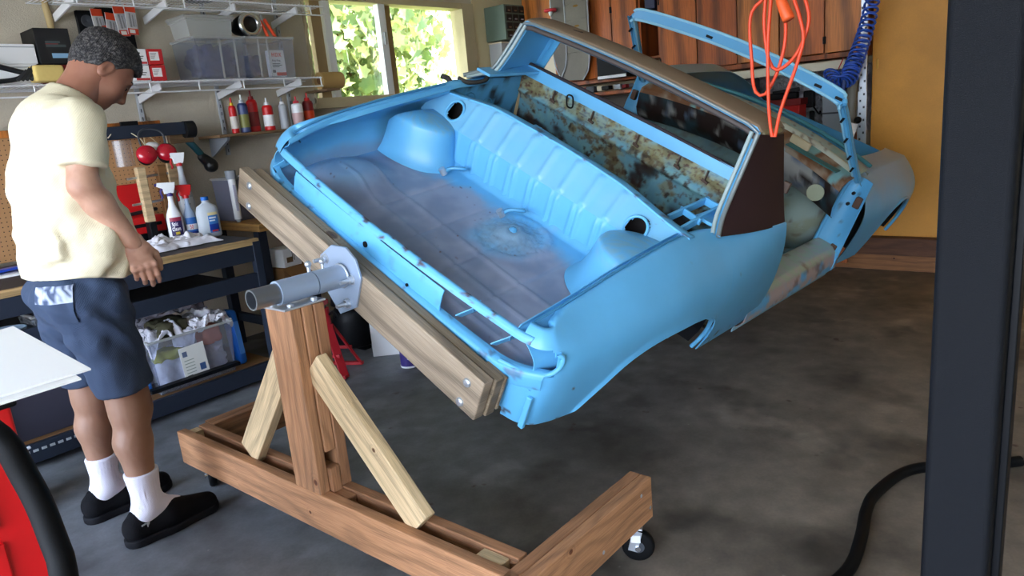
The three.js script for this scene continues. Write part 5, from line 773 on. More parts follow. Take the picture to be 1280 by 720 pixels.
// little bracket shelf with spray cans
{
  const t = thing('can_shelf', 'small wooden shelf on grey brackets holding the spray cans', 'shelf', [XW, 1.43, -2.9]); part(t, 'board', [box(0.28, 0.018, 0.9, 0.003, [0.15, 0, 0])], MAT.oldWood); for (const z of [0.36, -0.3]) part(t, 'bracket', [boxUV(new THREE.ExtrudeGeometry(new THREE.Shape([[0.012, -0.01], [0.26, -0.01], [0.25, -0.03], [0.03, -0.13], [0.012, -0.13]].map((q) => new THREE.Vector2(...q))), { depth: 0.02, bevelEnabled: false }).translate(0, 0, z))], MAT.grey);
  const can = (name, label, z, x, r, h, body, cap, nozzle, band) => { const c = thing(name, label, 'spray can', [x, 1.44, z], 0, 'spray cans on the small shelf'); part(c, 'body', [lathe([[0.001, 0], [r * 0.97, 0], [r, 0.006], [r, h * 0.8], [r * 0.85, h * 0.87], [r * 0.5, h * 0.9]])], body); part(c, 'band', [cyl(r * 1.012, r * 1.012, h * 0.4, [0, h * 0.35, 0])], band); part(c, 'cap', [cyl(r * 0.45, r * 0.55, h * 0.1, [0, h * 0.94, 0])], cap); part(c, 'nozzle', [rod([0, h * 0.96, 0], [0, h * 1.15, 0], 0.006, 8)], nozzle); return c; };
  const bl = labelMat(64, 64, (c, w, h) => { c.fillStyle = '#d8d2c8'; c.fillRect(0, 0, w, h); c.fillStyle = '#b9222a'; for (let i = 0; i < 6; i++) c.fillRect(0, i * 11, w, 6); });
  const wl = labelMat(64, 64, (c, w, h) => { c.fillStyle = '#eee'; c.fillRect(0, 0, w, h); c.fillStyle = '#a3243a'; for (let i = 0; i < 2; i++) { c.beginPath(); c.ellipse(16 + 32 * i, 32, 13, 9, 0, 0, 7); c.fill(); } c.fillStyle = '#fff'; c.beginPath(); c.ellipse(16, 32, 8, 4, 0, 0, 7); c.fill(); c.beginPath(); c.ellipse(48, 32, 8, 4, 0, 0, 7); c.fill(); });
  can('spray_can', 'slim red and white striped spray can with a yellow cap, first on the small shelf', -2.6, -4.56, 0.024, 0.2, MAT.red, std(0xd8c020, 0.4), MAT.red, bl);
  can('spray_can', 'olive and blue spray can with a white tip, second on the small shelf', -2.675, -4.56, 0.033, 0.215, std(0x3a4a78, 0.4), MAT.greyL, MAT.white, std(0x7d8040, 0.5));
  can('spray_can', 'all red spray can behind the olive one on the small shelf', -2.79, -4.63, 0.036, 0.24, MAT.red, MAT.redDark, MAT.redDark, MAT.redDark);
  can('spray_can', 'red-topped bottle with a white oval label on the small shelf', -2.86, -4.56, 0.036, 0.19, MAT.red, MAT.white, MAT.white, wl);
  can('spray_can', 'pale grey capped can, fifth on the small shelf', -2.98, -4.56, 0.03, 0.19, MAT.greyL, MAT.white, MAT.grey, MAT.greyL);
  can('spray_can', 'can with a wide pinkish red cap beyond the pale grey can', -3.09, -4.55, 0.04, 0.19, MAT.white, std(0xc4283c, 0.5), std(0xc4283c, 0.5), std(0xc9a8a8, 0.5));
  can('spray_can', 'short dark red can, last on the small shelf', -3.22, -4.6, 0.038, 0.21, MAT.redDark, MAT.red, MAT.red, MAT.orange);
  const r = thing('tape_roll', 'wide brown roll of masking paper at the window end of the wire shelf', 'roll', [-4.55, 1.7, -3.44]); part(r, 'roll', [cyl(0.06, 0.06, 0.19, [0, 0.06, 0.03], [Math.PI / 2, 0, 0], 32)], MAT.tape); part(r, 'core', [cyl(0.025, 0.025, 0.194, [0, 0.06, 0.03], [Math.PI / 2, 0, 0])], MAT.card); part(r, 'peg', [bar([-0.24, -0.005, 0.03], [0.03, -0.005, 0.03], 0.015, 0.12, [0, 1, 0], 0.002)], MAT.oldWood);
  const bx = thing('drawer_organiser', 'grey-green cabinet of small black drawers in the corner by the window', 'cabinet', [-4.65, 2.08, -5.66]);
  part(bx, 'case', [box(0.25, 0.31, 0.4, 0.006, [0, 0.155, 0])], std(0x5f7266, 0.6)); for (let j = 0; j < 4; j++) for (let i = 0; i < 4; i++) { const d = part(bx, 'drawer', [box(0.012, 0.06, 0.08, 0.003, [0.127, 0.045 + j * 0.074, -0.142 + i * 0.094])], MAT.blackP); part(d, 'pull', [box(0.01, 0.012, 0.03, 0.003, [0.137, 0.034 + j * 0.074, -0.142 + i * 0.094])], j % 2 ? std(0x7a6248, 0.5) : MAT.grey); }
  const wb = thing('wall_box', 'pale grey box under the small drawer cabinet in the corner', 'box', [-4.69, 1.86, -5.65]); part(wb, 'case', [box(0.16, 0.2, 0.34, 0.006, [0, 0.1, 0])], MAT.greyL); part(wb, 'lid', [box(0.165, 0.012, 0.345, 0.003, [0, 0.204, 0])], MAT.cream);
  const lv = thing('yellow_level', 'yellow and grey level hanging upright in the room corner', 'level', [-4.65, 2.3, -6.04]); part(lv, 'rail', [box(0.05, 0.32, 0.02, 0.003)], std(0x6a6a60, 0.5)); for (const y of [-0.1, 0.02, 0.12]) part(lv, 'vial', [box(0.03, 0.06, 0.024, 0.006, [0, y, 0.002])], std(0xe0a818, 0.4));
}
// ---- the bench
{
  const X0 = -3.75, X1 = -4.62, Z0 = 0.2, Z1 = -2.16, xc = (X0 + X1) / 2, zc = (Z0 + Z1) / 2, L = Z0 - Z1, D = X0 - X1;
  const t = thing('work_bench', 'long dark blue steel bench with black top and wooden front edge by the pegboard', 'bench');
  part(t, 'top', [box(D - 0.03, 0.035, L, 0.003, [xc - 0.015, 0.828, zc])], std(0x22242a, 0.6, { bumpMap: T_grain, bumpScale: 0.0004 }));
  part(t, 'wood_edge', [box(0.03, 0.035, L, 0.003, [X0 - 0.015, 0.829, zc])], MAT.plyEdge);
  part(t, 'front_beam', [box(0.03, 0.09, L - 0.04, 0.003, [X0 - 0.02, 0.765, zc])], MAT.frameBlue); part(t, 'back_beam', [box(0.03, 0.09, L - 0.04, 0.003, [X1 + 0.03, 0.765, zc])], MAT.frameBlue);
  part(t, 'drawer_beam', [box(0.03, 0.085, L - 0.04, 0.003, [X0 - 0.02, 0.61, zc])], MAT.frameBlue); part(t, 'middle_shelf', [box(D - 0.06, 0.02, L - 0.06, 0.003, [xc, 0.575, zc])], std(0x2a2c30, 0.8));
  part(t, 'lower_beam', [box(0.03, 0.09, L - 0.02, 0.003, [X0 - 0.02, 0.075, zc])], MAT.frameBlue); part(t, 'lower_lip', [box(0.05, 0.02, 0.5, 0.004, [X0 - 0.01, 0.175, -1.66])], MAT.blackM);
  part(t, 'lower_shelf', [box(D - 0.05, 0.02, L - 0.05, 0.003, [xc - 0.02, 0.11, zc])], MAT.card);
  for (const z of [Z1 + 0.02, -0.72]) { part(t, 'leg', [box(0.045, 0.83, 0.045, 0.003, [X0 - 0.02, 0.415, z])], MAT.frameBlue); part(t, 'leg', [box(0.045, 0.83, 0.045, 0.003, [X1 + 0.03, 0.415, z])], MAT.frameBlue); part(t, 'side_beam', [box(D, 0.09, 0.02, 0.003, [xc, 0.765, z])], MAT.frameBlue); }
  for (let i = 0; i < 14; i++) part(t, 'beam_hole', [box(0.004, 0.012, 0.022, 0.001, [X0 - 0.004, 0.09, -0.62 - i * 0.035])], MAT.greyL);
  // pegboard
  const p = thing('pegboard', 'tan pegboard panel standing at the back of the bench', 'pegboard', [-4.66, 0.86, -1.0]); part(p, 'panel', [box(0.012, 0.66, 2.3, 0.002, [0, 0.33, 0])], MAT.peg); part(p, 'batten', [box(0.03, 0.04, 2.3, 0.003, [0.002, 0.68, 0])], MAT.oak3);
  // second bench beyond
  const s = thing('side_bench', 'second bench with a thick golden wood top beyond the blue steel bench', 'bench', [-4.45, 0, -2.55]); part(s, 'top', [box(0.62, 0.05, 0.4, 0.006, [0, 0.845, -0.05])], wood(0xb08548, T_fir)); for (const [x, z] of [[0.25, 0.115], [0.25, -0.215], [-0.25, 0.115]]) part(s, 'leg', [box(0.06, 0.82, 0.06, 0.003, [x, 0.41, z])], MAT.frameBlue);
  part(s, 'stretcher', [box(0.5, 0.06, 0.03, 0.003, [0, 0.2, 0.1])], MAT.frameBlue);
  part(s, 'shelf', [box(0.56, 0.02, 0.36, 0.003, [0, 0.44, -0.05])], MAT.card);
}
{
  // tool bar with roller end, and what hangs from it
  const t = thing('clamp_bar', 'dark steel beam with a round black end mounted above the bench', 'beam', [-4.55, 1.5, -2.0]);
  part(t, 'beam', [box(0.06, 0.075, 0.52, 0.004, [0, 0, 0.02])], MAT.frameBlue); part(t, 'roller', [cyl(0.052, 0.052, 0.06, [0.01, -0.01, -0.27], [Math.PI / 2, 0, 0], 28)], MAT.blackP); part(t, 'mount', [box(0.04, 0.06, 0.16, 0.006, [-0.04, -0.06, -0.23])], MAT.oldWood); part(t, 'clip', [box(0.02, 0.025, 0.1, 0.003, [0, 0.05, 0.08])], MAT.blackM);
  const cs = thing('black_tool', 'black tool with a dark teal grip hanging right of the clamp bar', 'tool', [-4.6, 1.28, -2.37]); part(cs, 'grip', [tube([[0, 0.14, 0.09], [0.01, 0.1, 0.06], [0.01, 0.04, 0.02]], 0.022, 20, 10)], MAT.teal); part(cs, 'body', [withUV(nets([-0.08, -0.08, -0.09], [0.08, 0.08, 0.09], 0.008, (x, y, z) => Math.min(cone2([x, y, z], [0.01, 0.03, 0.02], [0.01, -0.02, -0.03], 0.03, 0.04), Math.hypot(x - 0.01, y + 0.03, z + 0.03) - 0.045)))], MAT.blackP); part(cs, 'cord', [tube([[0, 0.15, 0.1], [-0.03, 0.19, 0.12], [-0.05, 0.22, 0.14]], 0.008, 16, 6)], MAT.blackM);
  const e = thing('ear_muffs', 'pair of red ear muffs hanging below the clamp bar', 'ear muffs', [-4.46, 1.36, -1.99]);
  const cup = (z, r) => { const g = part(e, 'cup', [at(lathe([[0.001, 0.045], [0.03, 0.042], [0.05, 0.03], [0.057, 0.008], [0.054, 0]]), [0.01, 0, z], [0.2, 0, -1.3 + r], [1, 1, 1.05])], phys(0xb8142a, 0.2, { clearcoat: 0.8 })); part(g, 'cushion', [at(new THREE.TorusGeometry(0.044, 0.014, 10, 28), [0.0, -0.004, z], [0, Math.PI / 2 + 0.2, 0])], MAT.blackM); };
  cup(0.05, 0); cup(-0.07, 0.3); part(e, 'headband', [tube([[0, 0.02, 0.06], [-0.02, 0.12, 0.06], [-0.03, 0.15, 0], [-0.02, 0.12, -0.08], [0, 0.02, -0.08]], 0.006, 40, 8)], MAT.greyDark);
  const fs = thing('face_shield', 'clear face shield hanging above the red ear muffs', 'visor', [-4.56, 1.355, -1.83]); part(fs, 'visor', [sheet(16, 10, (u, v) => { const a = lerp(-1.1, 1.1, u); return [0.04 + 0.07 * Math.cos(a), lerp(-0.05, 0.1, v), 0.06 * Math.sin(a)]; }, { t: 0.002 })], MAT.clear); part(fs, 'strap', [tube([[0.05, 0.12, 0.06], [0.02, 0.17, -0.02], [0.05, 0.1, -0.12], [0.02, 0.02, -0.16]], 0.003, 30, 6)], MAT.cream);
  const dm = thing('dust_mask', 'white dust mask hanging between the red ear muffs', 'mask', [-4.55, 1.38, -2.02]); part(dm, 'cup', [lathe([[0.055, 0], [0.05, 0.02], [0.03, 0.04], [0.001, 0.045]], [0.02, 0, 0], [0.2, 0, -1.35])], MAT.paper); part(dm, 'strap', [tube([[0.02, 0.03, 0.04], [0, 0.1, 0.02], [0.02, 0.03, -0.05]], 0.003, 20, 6)], std(0xd9c79a, 0.7));
  const hook = thing('hanging_wedge', 'light wooden wedge hanging right of the ear muffs', 'wood', [-4.58, 1.2, -2.14]); part(hook, 'board', [box(0.02, 0.26, 0.07, 0.004, [0, 0.08, 0])], MAT.pale); part(hook, 'string', [rod([0, 0.2, 0], [-0.01, 0.3, 0], 0.003)], MAT.cream);
  const cl = thing('wood_clamp', 'wooden hand clamp with steel screws standing on the bench before the red case', 'clamp', [-4.37, 0.846, -1.82]);
  part(cl, 'jaw', [box(0.045, 0.32, 0.05, 0.006, [0, 0.29, -0.03])], MAT.pale); part(cl, 'foot', [box(0.06, 0.13, 0.04, 0.004, [0, 0.065, -0.03])], MAT.blackM); part(cl, 'jaw', [box(0.045, 0.32, 0.05, 0.006, [-0.03, 0.29, -0.16])], wood(0x8a6238, T_fir)); part(cl, 'foot', [box(0.06, 0.13, 0.04, 0.004, [-0.03, 0.065, -0.16])], MAT.blackM); for (const y of [0.24, 0.39]) part(cl, 'screw', [rod([0, y, 0.05], [-0.03, y + 0.006, -0.2], 0.007)], MAT.steel);
  const rc = thing('red_case', 'open red plastic case on the bench behind the wooden clamp', 'case', [-4.545, 0.846, -1.8]); part(rc, 'lid', [box(0.02, 0.22, 0.26, 0.006, [-0.08, 0.24, 0])], MAT.red); part(rc, 'tray', [box(0.18, 0.1, 0.3, 0.008, [0.02, 0.11, -0.02])], MAT.red); part(rc, 'opening', [box(0.06, 0.02, 0.24, 0.004, [0.09, 0.11, -0.02])], MAT.blackM); part(rc, 'base', [box(0.2, 0.06, 0.34, 0.006, [0.02, 0.03, -0.02])], MAT.blackM); part(rc, 'tools', [bar([0.02, 0.17, 0.1], [0.04, 0.19, -0.16], 0.02, 0.03, [0, 1, 0], 0.005)], MAT.blackP);
  // spray bottles
  const trig = (t, y, r, mh, mt, dir = 1) => { part(t, 'neck_ring', [cyl(0.017, 0.018, 0.02, [0, y + 0.01, 0])], mt); part(t, 'sprayer_head', [boxUV(new THREE.ExtrudeGeometry(new THREE.Shape([[-0.025, 0], [0.02, 0], [0.03, 0.03], [0.035, 0.055], [-0.055, 0.06], [-0.06, 0.045], [-0.03, 0.03]].map((q) => new THREE.Vector2(q[0] * dir, q[1]))), { depth: 0.022, bevelEnabled: true, bevelSize: 0.004, bevelThickness: 0.004, bevelSegments: 2 }).translate(0, y + 0.02, -0.011))], mh); part(t, 'trigger', [tube([[-0.03 * dir, y + 0.055, 0], [-0.045 * dir, y + 0.03, 0], [-0.04 * dir, y + 0.0, 0], [-0.046 * dir, y - 0.012, 0]], 0.006, 16, 8)], mt); part(t, 'nozzle', [cyl(0.008, 0.01, 0.016, [-0.064 * dir, y + 0.072, 0], [0, 0, Math.PI / 2], 12)], mt); };
  const lab = (bg, draw) => labelMat(96, 96, (c, w, h) => { c.fillStyle = bg; c.fillRect(0, 0, w, h); draw(c, w, h); }, 0.4);
  const bottle = (label, x, z, turn, prof, sx, mat, mh, mt, lm, lw, lh, ly, lz) => { const t = thing('spray_bottle', label, 'bottle', [x, 0.846, z], turn); part(t, 'body', [at(lathe(prof), [0, 0, 0], [0, 0, 0], [1, 1, sx])], mat); const y = prof[prof.length - 1][1]; trig(t, y, 0.015, mh, mt); const r = lz ?? prof[2][0]; part(t, 'label', [sheet(10, 1, (u, v) => { const a = lerp(-lw, lw, u); return [Math.sin(a) * (r + 0.0015), ly + lh * v, Math.cos(a) * (r + 0.0015) * sx]; }, { t: 0 })], lm); return t; };
  // label sheets need 0..1 uv
  const fixUV = (t) => { const m = t.children.find((c) => c.name === 'label'), p = m.geometry.attributes.position, b = new THREE.Box3().setFromBufferAttribute(p), uv = m.geometry.attributes.uv; for (let i = 0; i < p.count; i++) uv.setXY(i, (p.getX(i) - b.min.x) / (b.max.x - b.min.x), (p.getY(i) - b.min.y) / (b.max.y - b.min.y)); return t; };
  const P1 = [[0.001, 0], [0.04, 0], [0.046, 0.01], [0.046, 0.13], [0.04, 0.16], [0.022, 0.2], [0.015, 0.235], [0.015, 0.265]];
  const view = 1.27; // turn so that labels face the room
  fixUV(bottle('white spray bottle with a purple trigger and a dark label', -4.32, -1.97, view, P1, 0.75, MAT.white, MAT.white, MAT.purple, lab('#2a1f58', (c) => { c.fillStyle = '#9b2743'; c.fillRect(0, 0, 96, 20); c.fillStyle = '#fff'; c.font = 'bold 26px sans-serif'; c.fillText('Spic', 12, 44); c.fillText('Clean', 8, 70); c.fillStyle = '#c9b33a'; c.fillRect(30, 76, 36, 14); }), 0.75, 0.11, 0.03));
  fixUV(bottle('slim spray bottle with a red trigger and a blue and white label', -4.33, -2.068, view, P1.map(([r, y]) => [r * 0.82, y * 0.9]), 0.8, std(0x9db4d0, 0.4), MAT.red, MAT.red, lab('#2f6fc0', (c) => { c.fillStyle = '#e9eef6'; c.fillRect(0, 34, 96, 30); c.fillStyle = '#d77'; c.font = 'bold 30px sans-serif'; c.fillText('50', 26, 60); c.fillStyle = '#1b2f86'; c.fillRect(0, 74, 96, 22); }), 0.9, 0.11, 0.012));
  fixUV(bottle('tall white spray bottle with a red trigger behind the others', -4.4, -2.1, view, P1.map(([r, y]) => [r * 1.05, y * 1.62]), 0.8, MAT.milk, MAT.white, MAT.red, lab('#dfe5ea', (c) => { c.fillStyle = '#9aa'; c.fillRect(20, 30, 50, 6); c.fillRect(20, 44, 40, 6); }), 0.8, 0.12, 0.12));
  { const t = thing('refill_jug', 'big translucent jug with a blue label in front of the spray bottles', 'jug', [-4.17, 0.846, -2.1], view); part(t, 'body', [at(lathe([[0.001, 0], [0.055, 0], [0.064, 0.012], [0.064, 0.15], [0.055, 0.185], [0.03, 0.2], [0.02, 0.21], [0.02, 0.225]]), [0, 0, 0], [0, 0, 0], [1, 1, 0.62])], MAT.milk); part(t, 'cap', [cyl(0.022, 0.022, 0.02, [0, 0.232, 0])], MAT.bluePlastic); part(t, 'label', [sheet(8, 1, (u, v) => { const a = lerp(-0.1, 0.85, u); return [Math.sin(a) * 0.066, 0.03 + 0.12 * v, Math.cos(a) * 0.0415]; }, { t: 0 })], lab('#3f7fc8', (c) => { c.fillStyle = '#e9d9a0'; c.fillRect(0, 0, 96, 14); c.fillStyle = '#e4edf6'; c.fillRect(8, 22, 70, 8); c.fillRect(8, 36, 56, 6); c.fillStyle = '#123a9a'; c.fillRect(0, 56, 96, 30); c.fillStyle = '#d33'; c.fillRect(20, 84, 60, 8); })); fixUV(t); }
  { const t = thing('caulk_tube', 'white caulk tube with a grey cap standing on the golden wood bench', 'tube', [-4.44, 0.872, -2.44]); part(t, 'tube', [cyl(0.024, 0.024, 0.27, [0, 0.155, 0])], MAT.white); part(t, 'cap', [cyl(0.034, 0.034, 0.055, [0, 0.31, 0])], MAT.grey); part(t, 'tip', [cyl(0.016, 0.012, 0.022, [0, 0.011, 0])], MAT.greyL); part(t, 'print', [box(0.002, 0.17, 0.02, 0.0005, [0.0245, 0.16, 0.004])], std(0xc9cbe0, 0.5)); }
  bin('parts_bin', 'smoky clear bin on the golden wood bench behind the spray bottles', 'bin', [-4.6, 0.872, -2.55], 0.2, 0.28, 0.24, { mat: phys(0x9a9cb0, 0.3, { transmission: 0.55, thickness: 0 }) });
  // white rag and papers
  const rag = thing('white_rag', 'crumpled white rag on the bench in front of the spray bottles', 'rag', [-4.1, 0.846, -1.83]);
  part(rag, 'cloth', [sheet(50, 40, (u, v) => { const x = lerp(-0.13, 0.17, v), z = lerp(0.22, -0.2, u), e = Math.min(1, Math.min(u, 1 - u, v, 1 - v) * 6); return [x + 0.03 * fbm(u * 3, v * 3, 4, 2), 0.004 + e * (0.03 + 0.06 * Math.max(0, fbm(u * 4, v * 3, 1, 4) + 0.25 * Math.exp(-((u - 0.35) ** 2 + (v - 0.4) ** 2) * 18))), z + 0.03 * fbm(u * 3, v * 3, 9, 2)]; }, { t: 0.003 })], std(0xe6e6f0, 0.9));
  const pp = thing('paper_stack', 'blue and white papers lying on the bench left of the man', 'papers', [-4.3, 0.846, -1.0]); part(pp, 'sheet', [box(0.3, 0.01, 0.24, 0.001, [0, 0.005, 0])], MAT.paper); part(pp, 'blue_booklet', [box(0.2, 0.012, 0.2, 0.001, [-0.02, 0.018, -0.06], [0, 0.3, 0.1])], std(0x2a52c8, 0.4)); part(pp, 'dark_sheet', [box(0.26, 0.004, 0.2, 0.001, [0.14, 0.002, 0.16], [0, 0.2, 0])], MAT.blackM);
  const wr = thing('teal_grip_tool', 'teal gripped power tool hanging on the pegboard at the left frame edge', 'tool', [-4.58, 1.2, -0.98]); part(wr, 'grip', [tube([[0, 0.16, 0.1], [0.01, 0.08, 0.04], [0.01, 0.02, 0]], 0.024, 16, 10)], MAT.teal); part(wr, 'collar', [cyl(0.02, 0.024, 0.05, [0.01, -0.02, -0.012], [0.3, 0, 0])], MAT.greyDark); part(wr, 'chuck', [cyl(0.02, 0.016, 0.05, [0.012, -0.065, -0.03], [0.3, 0, 0])], MAT.zinc);
  // under the bench
  const U = 0.122;
  bin('rag_bin', 'clear bin full of rags on the lower bench shelf behind the man', 'bin', [-3.98, U, -1.7], 0.46, 0.29, 0.36, {});
  solo('folded_rags', [lump([-4.13, U + 0.006, -1.91], [-3.83, U + 0.19, -1.49], 9, 0.03, 5)], MAT.cloth, 'white and grey rags filling the clear bin under the bench', 'rags');
  solo('orange_rag', [lump([-3.95, U + 0.17, -1.9], [-3.82, U + 0.3, -1.76], 12, 0.02, 9)], std(0xc4705c, 0.9), 'salmon coloured rag at the right end of the clear rag bin', 'rag');
  solo('yellow_rag', [lump([-3.95, U + 0.15, -1.72], [-3.815, U + 0.23, -1.49], 12, 0.02, 14)], std(0xa9a53a, 0.9), 'yellow-green rag showing through the front of the clear rag bin', 'rag');
  const dr = (label, x0, x1, z0, z1, y, drop, m, sd) => solo('draped_rag', [sheet(40, 30, (u, v) => { const f = fbm(u * 4 + sd, v * 4, sd, 4), x = lerp(x0, x1, v), hang = ss(0.72, 1.0, v); return [x + 0.02 * f - 0.0 * hang + (v > 0.8 ? (-(v - 0.8) * 0.9 * (x1 - x0)) * 0.8 : 0), y + 0.06 * f + 0.025 * Math.sin(u * 3.1) - drop * hang * (0.6 + 0.4 * Math.sin(u * 9 + sd)), lerp(z0, z1, u) + 0.03 * fbm(v * 4, u * 3, sd + 5, 2)]; }, { t: 0.004 })], m, label, 'rag');
  dr('white rag hanging over the left front of the rag bin', -4.1, -3.76, -1.47, -1.75, U + 0.315, 0.13, MAT.cloth, 2);
  dr('white towel end lying over the right front of the rag bin', -4.05, -3.77, -1.72, -1.94, U + 0.315, 0.05, std(0xeeeef6, 0.95), 6);
  dr('grey white shirt heaped at the back of the rag bin', -4.2, -3.95, -1.5, -1.9, U + 0.36, 0.02, MAT.clothGrey, 11);
  solo('olive_rag', [lump([-4.02, U + 0.26, -1.74], [-3.82, U + 0.38, -1.53], 10, 0.03, 21)], MAT.clothOlive, 'dark olive rag bunched on top of the rag bin', 'rag');
  { const L = labelMat(128, 128, (c, w, h) => { c.fillStyle = '#e4e6e0'; c.fillRect(0, 0, w, h); c.fillStyle = '#9aa79a'; for (let i = 0; i < 5; i++) c.fillRect(14, 50 + i * 12, 50, 3); c.fillStyle = '#3a5a8a'; c.fillRect(86, 78, 30, 26); c.fillStyle = '#333'; c.fillRect(14, 108, 26, 14); c.fillStyle = '#5b6b8a'; c.fillRect(12, 16, 24, 20); });
    const t = thing('bin_label', 'white printed label card on the front of the clear rag bin', 'label', [-3.788, U + 0.13, -1.68]); t.rotation.set(0.05, Math.PI / 2, 0); part(t, 'card', [boxUV(new THREE.BoxGeometry(0.14, 0.19, 0.002))], MAT.white); part(t, 'print', [at(cardGeo(0.138, 0.188), [0, 0, 0.0016])], L); }
  const pk = (label, x, z, turn, w, h) => { const t = thing('blue_towel_pack', label, 'pack', [x, U, z], turn); part(t, 'pack', [box(0.1, h, w, 0.02, [0, h / 2, 0], [0.06, 0, 0])], MAT.bluePlastic); part(t, 'print', [box(0.004, h * 0.6, w * 0.6, 0.001, [0.05, h / 2, 0], [0.06, 0, 0])], std(0x4f94dc, 0.4)); return t; };
  pk('blue wrapped pack standing left of the rag bin', -3.9, -1.425, 0.1, 0.07, 0.28); pk('blue wrapped pack leaning right of the rag bin', -3.9, -1.985, 0.05, 0.05, 0.33);
  bin('clear_tub', 'clear tub on the middle bench shelf left of the man', 'tub', [-3.93, 0.586, -1.1], 0.2, 0.1, 0.22, {});
  { const t = thing('pale_blue_bowl', 'pale blue rounded bowl on the middle bench shelf at the left edge', 'bowl', [-3.9, 0.586, -0.9]); part(t, 'bowl', [lathe([[0.001, 0], [0.05, 0.004], [0.08, 0.03], [0.09, 0.06], [0.086, 0.06], [0.07, 0.03], [0.001, 0.012]])], std(0xa9c4dc, 0.5)); part(t, 'foot_ring', [cyl(0.05, 0.05, 0.006, [0, 0.003, 0])], std(0xa9c4dc, 0.5)); }
  bin('grey_tote', 'dark grey tote on the lower bench shelf behind the man\'s legs', 'tote', [-4.0, U, -0.95], 0.36, 0.24, 0.36, { mat: std(0x3a3a48, 0.5), rim: MAT.greyDark });
  { const t = thing('black_latch_box', 'black box with a pale metal latch on the floor by the red cabinet', 'box', [-3.38, 0, -0.62]); part(t, 'body', [box(0.24, 0.26, 0.2, 0.01, [0, 0.13, 0])], MAT.blackM); part(t, 'latch', [box(0.012, 0.06, 0.05, 0.004, [0.124, 0.2, -0.06])], std(0xb9bfa8, 0.4)); part(t, 'latch_bow', [at(new THREE.TorusGeometry(0.022, 0.006, 8, 20), [0.128, 0.2, -0.075], [0, Math.PI / 2, 0])], std(0xc9ceb8, 0.4)); }
  { const t = thing('pry_bar', 'thin grey pry bar lying against the black latch box', 'bar', [-3.3, 0.28, -0.66]); part(t, 'shaft', [rod([-0.05, 0.05, 0.14], [0.02, 0.0, -0.05], 0.008)], MAT.grey); part(t, 'tip', [box(0.016, 0.01, 0.04, 0.003, [0.026, -0.004, -0.06], [0.2, 0, 0])], MAT.greyL); }
  // boxes at the foot of the second bench
  const cb = thing('cardboard_box', 'brown cardboard box on the shelf of the golden bench', 'box', [-4.22, 0.452, -2.6]); part(cb, 'carton', [box(0.26, 0.11, 0.22, 0.004, [0, 0.055, 0])], MAT.card); part(cb, 'flap', [box(0.1, 0.006, 0.22, 0.001, [0.17, 0.09, 0], [0, 0, -0.5])], MAT.card);
  { const L = labelMat(128, 128, (c, w, h) => { c.fillStyle = '#e2e3e6'; c.fillRect(0, 0, w, h); c.fillStyle = '#6a5236'; c.fillRect(18, 60, 48, 40); c.fillStyle = '#444'; c.fillRect(64, 20, 5, 60); c.fillRect(76, 30, 5, 60); });
    const t = thing('tool_carton', 'white carton with a printed tool picture on the cardboard box', 'box', [-4.2, 0.564, -2.58], 0.1); part(t, 'carton', [box(0.16, 0.12, 0.14, 0.003, [0, 0.06, 0])], MAT.white); part(t, 'print', [at(cardGeo(0.13, 0.11), [0.081, 0.06, 0], [0, Math.PI / 2, 0])], L); }
  // jack stand, bag, board, can on the floor
  const js = thing('jack_stand', 'red steel jack stand on the floor behind the wooden post', 'jack stand', [-3.52, 0, -2.36], 0.5);
  const leg = (sx, sz) => part(js, 'leg', [bar([0.02 * sx, 0.3, 0.02 * sz], [0.13 * sx, 0.01, 0.12 * sz], 0.05, 0.012, [sx, 0, -sz], 0.003)], MAT.redStand); for (const sx of [1, -1]) for (const sz of [1, -1]) leg(sx, sz);
  for (const s of [1, -1]) part(js, 'foot_rail', [box(0.28, 0.02, 0.03, 0.003, [0, 0.015, 0.12 * s]), box(0.2, 0.02, 0.012, 0.002, [0, 0.13, 0.085 * s])], MAT.redStand); part(js, 'column', [cyl(0.03, 0.034, 0.16, [0, 0.32, 0])], MAT.redStand); part(js, 'saddle', [box(0.03, 0.03, 0.09, 0.006, [0, 0.43, 0])], MAT.redStand); part(js, 'ratchet_bar', [box(0.022, 0.1, 0.03, 0.002, [0, 0.38, 0])], MAT.greyDark); part(js, 'lever', [tube([[0.03, 0.36, 0], [0.07, 0.38, 0.03], [0.1, 0.36, 0.06]], 0.008, 14, 8)], MAT.blackM);
  const vb = thing('black_machine', 'black shop vacuum with a hose behind the red jack stand', 'vacuum', [-3.78, 0, -2.75]); part(vb, 'body', [lathe([[0.001, 0.3], [0.1, 0.3], [0.13, 0.26], [0.14, 0.2], [0.13, 0.04], [0.12, 0.03], [0.001, 0.03]])], MAT.blackM); part(vb, 'head', [lathe([[0.001, 0.44], [0.06, 0.43], [0.12, 0.38], [0.135, 0.31], [0.001, 0.3]])], MAT.blackP); part(vb, 'hose', [tube([[0.1, 0.3, 0], [0.2, 0.46, 0.06], [0.1, 0.56, 0.12], [-0.05, 0.5, 0.16]], 0.022, 40, 10)], MAT.rubber); part(vb, 'switch', [box(0.03, 0.02, 0.04, 0.004, [0.1, 0.405, 0.03])], MAT.orange); part(vb, 'foot', [box(0.22, 0.03, 0.06, 0.01, [0, 0.015, 0])], MAT.blackM);
  const pc = thing('steel_tube', 'grey steel tube leaning beside the white panel', 'tube', [-3.58, 0, -2.8]); part(pc, 'tube', [cyl(0.018, 0.018, 0.5, [0, 0.25, 0])], MAT.steelPaint); part(pc, 'foot', [cyl(0.03, 0.03, 0.01, [0, 0.005, 0])], MAT.zinc);
